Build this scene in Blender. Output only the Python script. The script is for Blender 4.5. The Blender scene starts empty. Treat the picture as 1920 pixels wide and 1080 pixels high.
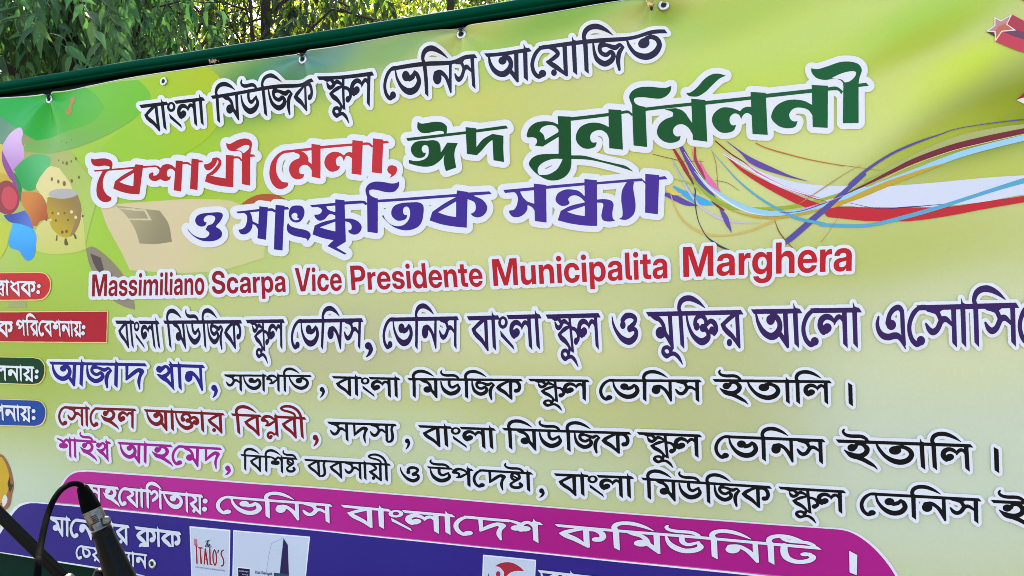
import bpy, bmesh, math, random
import numpy as np
from mathutils import Vector, Matrix

# ------------------------------------------------------------------ camera, sky, sun, exposure
SC = bpy.context.scene
COL = SC.collection
R = math.radians
FPX = 1387.0                      # focal length in photo pixels (1920 wide)
PITCH = math.atan(105 / FPX)
EYE = 1.6
cam_d = bpy.data.cameras.new('camera')
cam_d.sensor_width = 36.0
cam_d.lens = 36.0 * FPX / 1920.0
cam_d.clip_start = 0.05
cam_d.clip_end = 1000.0
cam = bpy.data.objects.new('camera', cam_d)
COL.objects.link(cam)
cam.location = (0, 0, EYE)
cam.rotation_euler = (R(90) + PITCH, 0, 0)
SC.camera = cam

SUN_EL, SUN_AZ = R(50), R(-22)    # sun high behind the banner and the trees, a little to the left
w = bpy.data.worlds.new('World')
SC.world = w
w.use_nodes = True
nt = w.node_tree
bg = nt.nodes['Background']
sky = nt.nodes.new('ShaderNodeTexSky')
sky.sky_type = 'NISHITA'
sky.sun_disc = False
sky.sun_elevation = SUN_EL
sky.sun_rotation = SUN_AZ
sky.air_density = 1.0
sky.dust_density = 3.5
sky.ozone_density = 0.6
nt.links.new(sky.outputs[0], bg.inputs[0])
bg.inputs[1].default_value = 0.15
sun_d = bpy.data.lights.new('sun', 'SUN')
sun_d.energy = 4.0
sun_d.angle = R(0.5)
sun_d.color = (1.0, 0.95, 0.86)
sun = bpy.data.objects.new('sun', sun_d)
COL.objects.link(sun)
sdir = Vector((math.sin(SUN_AZ) * math.cos(SUN_EL), math.cos(SUN_AZ) * math.cos(SUN_EL), math.sin(SUN_EL)))
sun.rotation_euler = sdir.to_track_quat('Z', 'Y').to_euler()
SC.view_settings.view_transform = 'Standard'
SC.view_settings.look = 'None'
SC.view_settings.exposure = 1.82
SC.view_settings.gamma = 1.0
SC.cycles.filter_width = 0.9

# ------------------------------------------------------------------ helpers
def lin(c):
    c = np.asarray(c, float) / 255.0
    return np.where(c <= 0.04045, c / 12.92, ((c + 0.055) / 1.055) ** 2.4)

TINT = np.array([0.88, 0.97, 1.10])        # light level on the banner: printed colour = seen colour / light
def ink(rgb):
    c = lin(rgb) / TINT
    return tuple(float(min(v, 0.86)) for v in c)

MATS = {}
def mat(name, rgb, rough=0.5, spec=0.5, metal=0.0, bump=None):
    if name in MATS:
        return MATS[name]
    m = bpy.data.materials.new(name)
    m.use_nodes = True
    b = m.node_tree.nodes['Principled BSDF']
    b.inputs['Base Color'].default_value = (*rgb, 1)
    b.inputs['Roughness'].default_value = rough
    b.inputs['Specular IOR Level'].default_value = spec
    b.inputs['Metallic'].default_value = metal
    if bump:
        n = m.node_tree.nodes.new('ShaderNodeTexNoise')
        n.inputs['Scale'].default_value = bump[0]
        n.inputs['Detail'].default_value = 4
        tc = m.node_tree.nodes.new('ShaderNodeTexCoord')
        m.node_tree.links.new(tc.outputs['Object'], n.inputs['Vector'])
        bp = m.node_tree.nodes.new('ShaderNodeBump')
        bp.inputs['Strength'].default_value = bump[1]
        bp.inputs['Distance'].default_value = bump[2]
        m.node_tree.links.new(n.outputs['Fac'], bp.inputs['Height'])
        m.node_tree.links.new(bp.outputs['Normal'], b.inputs['Normal'])
        r = m.node_tree.nodes.new('ShaderNodeMapRange')
        r.inputs['To Min'].default_value = max(0.05, rough - 0.12)
        r.inputs['To Max'].default_value = min(1.0, rough + 0.12)
        m.node_tree.links.new(n.outputs['Fac'], r.inputs['Value'])
        m.node_tree.links.new(r.outputs['Result'], b.inputs['Roughness'])
    MATS[name] = m
    return m

def printmat(rgb):
    if len(rgb) == 4: return gradmat(*rgb)
    return mat('vinyl_ink_%d_%d_%d' % tuple(rgb), ink(rgb), *GLOSS)

GRAD = {}
GLOSS = [0.40, 0.28]            # roughness and sheen of the print; the solid lettering is duller
def gradmat(p0, rgb0, p1, rgb1):
    """two-colour blend between two points of the print; also painted sheen on dark lettering"""
    key = (p0, rgb0, p1, rgb1)
    if key in GRAD: return GRAD[key]
    m = bpy.data.materials.new('vinyl_ink_blend')
    m.use_nodes = True
    N = m.node_tree.nodes; L = m.node_tree.links; b = N['Principled BSDF']
    b.inputs['Roughness'].default_value = GLOSS[0]
    b.inputs['Specular IOR Level'].default_value = GLOSS[1]
    a = np.array([float(v) for v in suw(*p0)]); c = np.array([float(v) for v in suw(*p1)])
    d = c - a; k = d / (d @ d)
    tc = N.new('ShaderNodeTexCoord')
    sub = N.new('ShaderNodeVectorMath'); sub.operation = 'SUBTRACT'; sub.inputs[1].default_value = (a[0], 0, a[1])
    dot = N.new('ShaderNodeVectorMath'); dot.operation = 'DOT_PRODUCT'; dot.inputs[1].default_value = (k[0], 0, k[1])
    mr = N.new('ShaderNodeMapRange'); mr.interpolation_type = 'SMOOTHSTEP'
    mx = N.new('ShaderNodeMix'); mx.data_type = 'RGBA'
    mx.inputs['A'].default_value = (*ink(rgb0), 1); mx.inputs['B'].default_value = (*ink(rgb1), 1)
    L.new(tc.outputs['Object'], sub.inputs[0]); L.new(sub.outputs['Vector'], dot.inputs[0]); L.new(dot.outputs['Value'], mr.inputs['Value'])
    L.new(mr.outputs['Result'], mx.inputs['Factor']); L.new(mx.outputs['Result'], b.inputs['Base Color'])
    GRAD[key] = m
    return m

def tag(o, label=None, cat=None, group=None, kind=None):
    if label: o['label'] = label
    if cat: o['category'] = cat
    if group: o['group'] = group
    if kind: o['kind'] = kind
    return o

def empty(name, loc, rz=0.0):
    o = bpy.data.objects.new(name, None)
    o.empty_display_size = 0.1
    COL.objects.link(o)
    o.location = loc
    o.rotation_euler = (0, 0, rz)
    return o

def link_mesh(name, verts, faces, m, parent=None, smooth=False):
    me = bpy.data.meshes.new(name)
    me.from_pydata([tuple(v) for v in verts], [], faces)
    me.materials.append(m)
    if smooth:
        me.polygons.foreach_set('use_smooth', [True] * len(me.polygons))
    me.update()
    o = bpy.data.objects.new(name, me)
    COL.objects.link(o)
    if parent: o.parent = parent
    return o

def from_bm(name, bm, m, parent=None, smooth=True):
    bmesh.ops.recalc_face_normals(bm, faces=bm.faces)
    me = bpy.data.meshes.new(name)
    bm.to_mesh(me); bm.free()
    me.materials.append(m)
    if smooth:
        me.polygons.foreach_set('use_smooth', [True] * len(me.polygons))
    o = bpy.data.objects.new(name, me)
    COL.objects.link(o)
    if parent: o.parent = parent
    return o

def catmull(pts, n=6, closed=False):
    pts = np.asarray(pts, float)
    N = len(pts)
    if N < 3 and not closed:
        return np.array([pts[0] + (pts[-1] - pts[0]) * t for t in np.linspace(0, 1, n + 1)])
    out = []
    rng = range(N) if closed else range(N - 1)
    for i in rng:
        p1 = pts[i]; p2 = pts[(i + 1) % N]
        if closed:
            p0 = pts[i - 1]; p3 = pts[(i + 2) % N]
        else:
            p0 = pts[i - 1] if i else 2 * p1 - p2
            p3 = pts[i + 2] if i + 2 < N else 2 * p2 - p1
        for t in np.arange(n) / n:
            out.append(0.5 * (2 * p1 + (p2 - p0) * t + (2 * p0 - 5 * p1 + 4 * p2 - p3) * t * t
                              + (3 * p1 - p0 - 3 * p2 + p3) * t ** 3))
    if not closed: out.append(pts[-1])
    return np.array(out)

def tube(bm, path, radii, seg=12, caps=True, squash=None):
    """sweep a circle along a 3-D path into bm"""
    path = [Vector(p) for p in path]
    if not hasattr(radii, '__len__'): radii = [radii] * len(path)
    rings = []
    prev = None
    for i, p in enumerate(path):
        t = (path[min(i + 1, len(path) - 1)] - path[max(i - 1, 0)])
        if t.length < 1e-9: t = Vector((0, 0, 1))
        t.normalize()
        if prev is None:
            a = Vector((0, 0, 1)) if abs(t.z) < 0.9 else Vector((1, 0, 0))
            n = t.cross(a).normalized()
        else:
            n = (prev - t * prev.dot(t)).normalized()
        prev = n
        b = t.cross(n)
        rings.append([bm.verts.new(p + (n * math.cos(2 * math.pi * k / seg) + b * math.sin(2 * math.pi * k / seg)) * radii[i]) for k in range(seg)])
    for i in range(len(rings) - 1):
        for k in range(seg):
            bm.faces.new((rings[i][k], rings[i][(k + 1) % seg], rings[i + 1][(k + 1) % seg], rings[i + 1][k]))
    if caps:
        bm.faces.new(rings[0][::-1]); bm.faces.new(rings[-1])
    return bm

def box(bm, lo, hi):
    x0, y0, z0 = lo; x1, y1, z1 = hi
    v = [bm.verts.new(p) for p in ((x0, y0, z0), (x1, y0, z0), (x1, y1, z0), (x0, y1, z0), (x0, y0, z1), (x1, y0, z1), (x1, y1, z1), (x0, y1, z1))]
    for f in ((0, 3, 2, 1), (4, 5, 6, 7), (0, 1, 5, 4), (1, 2, 6, 5), (2, 3, 7, 6), (3, 0, 4, 7)):
        bm.faces.new([v[i] for i in f])

def ray(px, py):
    px = np.asarray(px, float); py = np.asarray(py, float)
    X = (px - 960) / FPX; Y = (540 - py) / FPX
    c, s = math.cos(PITCH), math.sin(PITCH)
    return np.stack([X, c - s * Y, s + c * Y], -1)

def at(px, py, depth):
    """point seen at a photo pixel, at a distance along the view axis"""
    r = ray(px, py)
    return Vector((0, 0, EYE)) + Vector(r * depth)

# ------------------------------------------------------------------ banner frame of reference
BDIR = np.array([3817.0, -1391.0]) / math.hypot(3817.0, 1391.0)    # along the banner, to the right
BNRM = np.array([-BDIR[1], BDIR[0]])                               # away from the viewer
BP = np.array([0.0, 2.2])
BZ = 0.78
BROT = math.atan2(BDIR[1], BDIR[0])

def px2uw(px, py):
    r = ray(px, py)
    t = (BP @ BNRM) / (r[..., :2] @ BNRM)
    W = r * t[..., None]
    u = (W[..., :2] - BP) @ BDIR
    return u, W[..., 2] + EYE - BZ

TIES = [(92, 184), (568, 106), (865, 58), (1221, 0)]
def sway(u, w):
    """broad out-of-plane shape of the hanging vinyl (metres, + = away)"""
    d = 0.010 * np.sin(1.7 * u + 0.9 * w + 0.4) + 0.006 * np.sin(3.1 * u - 2.3 * w + 1.0)
    return d + 0.0055 * np.sin(7.0 * (u * 0.55 - w * 0.83) + 0.6) * (0.4 + 0.6 / (1 + np.exp(-4 * (u - 0.2))))

def suw(px, py):
    """photo pixel -> (u, w) on the swaying sheet"""
    r = ray(px, py)
    u, w = px2uw(px, py)
    for _ in range(5):
        t = (BP @ BNRM + sway(u, w)) / (r[..., :2] @ BNRM)
        W = r * t[..., None]
        u = (W[..., :2] - BP) @ BDIR; w = W[..., 2] + EYE - BZ
    return u, w

TIEUW = [tuple(float(v) for v in suw(*t)) for t in TIES]
def disp(u, w):
    """sway plus the stress folds fanning from the ties and small ripples"""
    d = sway(u, w)
    for k, (tu, tw) in enumerate(TIEUW):
        du = u - tu; dw = w - tw
        r = np.sqrt(du * du + dw * dw) + 1e-6
        a = np.arctan2(du, -dw)
        d = d + 0.026 * (r / 0.06) * np.exp(-r / 0.085) * np.cos(4.0 * a + 0.9 * k) * (1 - np.exp(-(r / 0.02) ** 2)) + 0.004 * np.exp(-r / 0.03)
    for fu, fw, ph, am in ((11.3, 5.1, .3, .0011), (6.7, -13.9, 1.9, .0010), (17.0, 9.0, 2.6, .0006), (3.9, 15.5, 4.0, .0008), (-14.5, 12.1, 5.2, .0006)):
        d = d + am * np.sin(fu * u + fw * w + ph + 1.5 * np.sin(2.1 * w - 1.3 * u))
    return d

def pos(px, py, off=0.0):
    """photo pixels on the print -> banner-local coordinates (x along, y depth, z up)"""
    u, w = suw(px, py)
    return np.stack([u, disp(u, w) - off, w], -1)

# ------------------------------------------------------------------ raster shapes -> meshes
def fill(mask, polys, ox, oy, s):
    """non-zero fill of polygons (photo px) into a boolean mask with origin ox,oy and s px per px"""
    h, wd = mask.shape
    E = []
    for p in polys:
        p = (np.asarray(p, float) - (ox, oy)) * s
        E.append(np.concatenate([p, np.roll(p, -1, 0)], 1))
    E = np.concatenate(E)
    ylo = max(0, int(math.floor(min(E[:, 1].min(), E[:, 3].min()))))
    yhi = min(h, int(math.ceil(max(E[:, 1].max(), E[:, 3].max()))) + 1)
    xlo = max(0, int(math.floor(min(E[:, 0].min(), E[:, 2].min()))))
    xhi = min(wd, int(math.ceil(max(E[:, 0].max(), E[:, 2].max()))) + 1)
    if yhi <= ylo or xhi <= xlo: return
    D = np.zeros((yhi - ylo, xhi - xlo + 1), np.int32)
    for x0, y0, x1, y1 in E:
        if y0 == y1: continue
        sg = 1
        if y0 > y1: x0, y0, x1, y1, sg = x1, y1, x0, y0, -1
        i0 = max(ylo, int(math.ceil(y0 - 0.5))); i1 = min(yhi - 1, int(math.ceil(y1 - 0.5)) - 1)
        if i1 < i0: continue
        rows = np.arange(i0, i1 + 1)
        xs = x0 + (rows + 0.5 - y0) * (x1 - x0) / (y1 - y0)
        c = np.clip(np.ceil(xs - 0.5).astype(int) - xlo, 0, xhi - xlo)
        np.add.at(D, (rows - ylo, c), sg)
    mask[ylo:yhi, xlo:xhi] |= np.cumsum(D, 1)[:, :-1] != 0

def ellipse(mask, cx, cy, rx, ry, ox, oy, s, val=True):
    h, wd = mask.shape
    cx = (cx - ox) * s; cy = (cy - oy) * s; rx = max(rx * s, 0.55); ry = max(ry * s, 0.55)
    x0 = max(0, int(cx - rx) - 1); x1 = min(wd, int(cx + rx) + 2)
    y0 = max(0, int(cy - ry) - 1); y1 = min(h, int(cy + ry) + 2)
    if x1 <= x0 or y1 <= y0: return
    X = (np.arange(x0, x1) + 0.5 - cx) / rx
    Y = (np.arange(y0, y1) + 0.5 - cy) / ry
    m = (X * X)[None, :] + (Y * Y)[:, None] <= 1
    if val: mask[y0:y1, x0:x1] |= m
    else: mask[y0:y1, x0:x1] &= ~m

def spoly(txt, sc=1.0, ox=0.0, oy=0.0, n=5):
    """'x,y x,y! ...'  closed outline, '!' marks a corner, the rest is a smooth curve"""
    P = []; Cn = []
    for t in txt.split():
        c = t.endswith('!')
        a, b = t.rstrip('!').split(',')
        P.append((float(a) / sc + ox, float(b) / sc + oy)); Cn.append(c)
    if not any(Cn):
        return catmull(P, n, True)
    k = Cn.index(True)
    P = P[k:] + P[:k]; Cn = Cn[k:] + Cn[:k]
    P.append(P[0]); Cn.append(True)
    out = []; run = [P[0]]
    for p, c in zip(P[1:], Cn[1:]):
        run.append(p)
        if c:
            seg = catmull(run, n) if len(run) > 2 else np.array(run)
            out.extend(seg[:-1]); run = [p]
    return np.array(out)

def coverage(mask):
    """2x2 supersampled boolean -> soft coverage at half resolution"""
    h, wd = mask.shape
    c = mask.reshape(h // 2, 2, wd // 2, 2).mean((1, 3)).astype(np.float32)
    p = np.pad(c, 1)
    return 0.5 * c + 0.125 * (p[:-2, 1:-1] + p[2:, 1:-1] + p[1:-1, :-2] + p[1:-1, 2:])

def grow(cov, rad):
    """field whose 0.5 level lies rad px outside the shape"""
    inside = cov >= 0.5
    big = rad + 4.0
    g = np.where(inside, 0.0, big).astype(np.float32)
    for i in range(1, g.shape[0]): g[i] = np.minimum(g[i], g[i - 1] + 1)
    for i in range(g.shape[0] - 2, -1, -1): g[i] = np.minimum(g[i], g[i + 1] + 1)
    g2 = g * g
    d2 = g2.copy()
    K = int(math.ceil(rad)) + 2
    for k in range(1, K + 1):
        d2[:, k:] = np.minimum(d2[:, k:], g2[:, :-k] + k * k)
        d2[:, :-k] = np.minimum(d2[:, :-k], g2[:, k:] + k * k)
    d = np.sqrt(d2)
    return np.clip(0.5 + (rad - d) * 0.5, 0, 1)

CASES = {1: ['a', 'A', 'D'], 2: ['b', 'B', 'A'], 3: ['a', 'b', 'B', 'D'], 4: ['c', 'C', 'B'], 5: ['a', 'A', 'B', 'c', 'C', 'D'],
         6: ['b', 'c', 'C', 'A'], 7: ['a', 'b', 'c', 'C', 'D'], 8: ['d', 'D', 'C'], 9: ['a', 'A', 'C', 'd'], 10: ['b', 'B', 'C', 'd', 'D', 'A'],
         11: ['a', 'b', 'B', 'C', 'd'], 12: ['c', 'd', 'D', 'B'], 13: ['a', 'A', 'B', 'c', 'd'], 14: ['b', 'c', 'd', 'D', 'A']}
def field_polys(F):
    """marching squares with merged interior: list of (n,k,2) arrays in raster coords"""
    F = np.pad(F, ((1, 9), (1, 9)))
    h, wd = F.shape
    H = (h - 1) // 8 * 8; W = (wd - 1) // 8 * 8
    I = F >= 0.5
    a, b, c, d = I[:-1, :-1], I[:-1, 1:], I[1:, 1:], I[1:, :-1]
    code = (a * 1 + b * 2 + c * 4 + d * 8)[:H, :W]
    out = []
    full = code == 15
    done = np.zeros_like(full)
    for B in (4, 2, 1):
        blk = (full & ~done).reshape(H // B, B, W // B, B).all((1, 3))
        iy, ix = np.nonzero(blk)
        if len(ix):
            x = ix * B; y = iy * B
            out.append(np.stack([np.stack([x, y], 1), np.stack([x + B, y], 1), np.stack([x + B, y + B], 1), np.stack([x, y + B], 1)], 1).astype(float))
            done |= np.repeat(np.repeat(blk, B, 0), B, 1)
    for k, names in CASES.items():
        iy, ix = np.nonzero(code == k)
        if not len(ix): continue
        fa, fb, fc, fd = F[iy, ix], F[iy, ix + 1], F[iy + 1, ix + 1], F[iy + 1, ix]
        def t(p, q):
            return np.clip((0.5 - p) / np.where(np.abs(q - p) < 1e-6, 1e-6, q - p), 0.02, 0.98)
        pts = {'a': (ix, iy), 'b': (ix + 1, iy), 'c': (ix + 1, iy + 1), 'd': (ix, iy + 1),
               'A': (ix + t(fa, fb), iy), 'B': (ix + 1, iy + t(fb, fc)), 'C': (ix + t(fd, fc), iy + 1), 'D': (ix, iy + t(fa, fd))}
        out.append(np.stack([np.stack([np.asarray(pts[n][0], float), np.asarray(pts[n][1], float)], 1) for n in names], 1))
    return [o - 1.0 for o in out]

LAYER = [0]
def next_off():
    LAYER[0] += 1
    return 0.0008 + LAYER[0] * 0.00002

def print_mesh(name, F, ox, oy, s, m, parent, off=None):
    polys = field_polys(F)
    if not polys: return None
    if off is None: off = next_off()
    V = np.concatenate([p.reshape(-1, 2) for p in polys])
    sizes = np.concatenate([np.full(len(p), p.shape[1]) for p in polys])
    key = np.round(V * 64).astype(np.int64)
    uq, idx, inv = np.unique(key[:, 0] * 4000003 + key[:, 1], return_index=True, return_inverse=True)
    Vu = V[idx]
    P = pos((Vu[:, 0] + 0.5) / s + ox, (Vu[:, 1] + 0.5) / s + oy, off)
    me = bpy.data.meshes.new(name)
    me.vertices.add(len(P)); me.vertices.foreach_set('co', P.astype(np.float32).ravel())
    me.loops.add(len(V)); me.loops.foreach_set('vertex_index', inv.ravel().astype(np.int32))
    st = np.concatenate([[0], np.cumsum(sizes)[:-1]]).astype(np.int32)
    me.polygons.add(len(sizes)); me.polygons.foreach_set('loop_start', st)
    me.materials.append(m)
    me.update(calc_edges=True)
    me.validate()
    me.polygons.foreach_set('use_smooth', np.ones(len(me.polygons), bool))
    o = bpy.data.objects.new(name, me)
    COL.objects.link(o)
    o.parent = parent
    return o

class Canvas:
    """a patch of the print, in photo pixels"""
    def __init__(s, x0, y0, x1, y1, res=2):
        s.ox, s.oy, s.res = x0, y0, res
        W = int(math.ceil((x1 - x0) * res)); H = int(math.ceil((y1 - y0) * res))
        s.m = np.zeros((H * 2, W * 2), bool)
    def poly(s, p, rule=None): fill(s.m, [p] if not isinstance(p, list) else p, s.ox, s.oy, s.res * 2)
    def cut(s, p):
        t = np.zeros_like(s.m); fill(t, [p], s.ox, s.oy, s.res * 2); s.m &= ~t
    def ell(s, cx, cy, rx, ry, val=True): ellipse(s.m, cx, cy, rx, ry, s.ox, s.oy, s.res * 2, val)
    def stroke(s, pts, n=10):
        pts = np.asarray(pts, float)
        if len(pts) == 1: pts = np.concatenate([pts, pts])
        q = catmull(pts, 14) if len(pts) > 2 else np.array([pts[0] + (pts[1] - pts[0]) * t for t in np.linspace(0, 1, 30)])
        acc = [q[0]]
        for a, b in zip(q[:-1], q[1:]):
            L = math.hypot(*(b[:2] - a[:2])); k = max(1, int(L / max(0.35 * min(a[2], b[2]), 0.3)))
            for i in range(1, k + 1): acc.append(a + (b - a) * i / k)
        for x, y, r in acc: s.ell(x, y, abs(r), abs(r))
    def mesh(s, name, rgb, parent, off=None):
        k = s.res * 2                                   # nothing is printed beyond the cut edge of the sheet
        X = s.ox + (np.arange(s.m.shape[1]) + 0.5) / k; Y = s.oy + (np.arange(s.m.shape[0]) + 0.5) / k
        s.m &= Y[:, None] > ytop(X)[None] + 1.0
        return print_mesh(name, coverage(s.m), s.ox, s.oy, s.res, printmat(rgb), parent, off)
    def halo(s, name, rad, rgb, parent, off=None):
        return print_mesh(name, grow(coverage(s.m), rad * s.res), s.ox, s.oy, s.res, printmat(rgb), parent, off)

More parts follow.
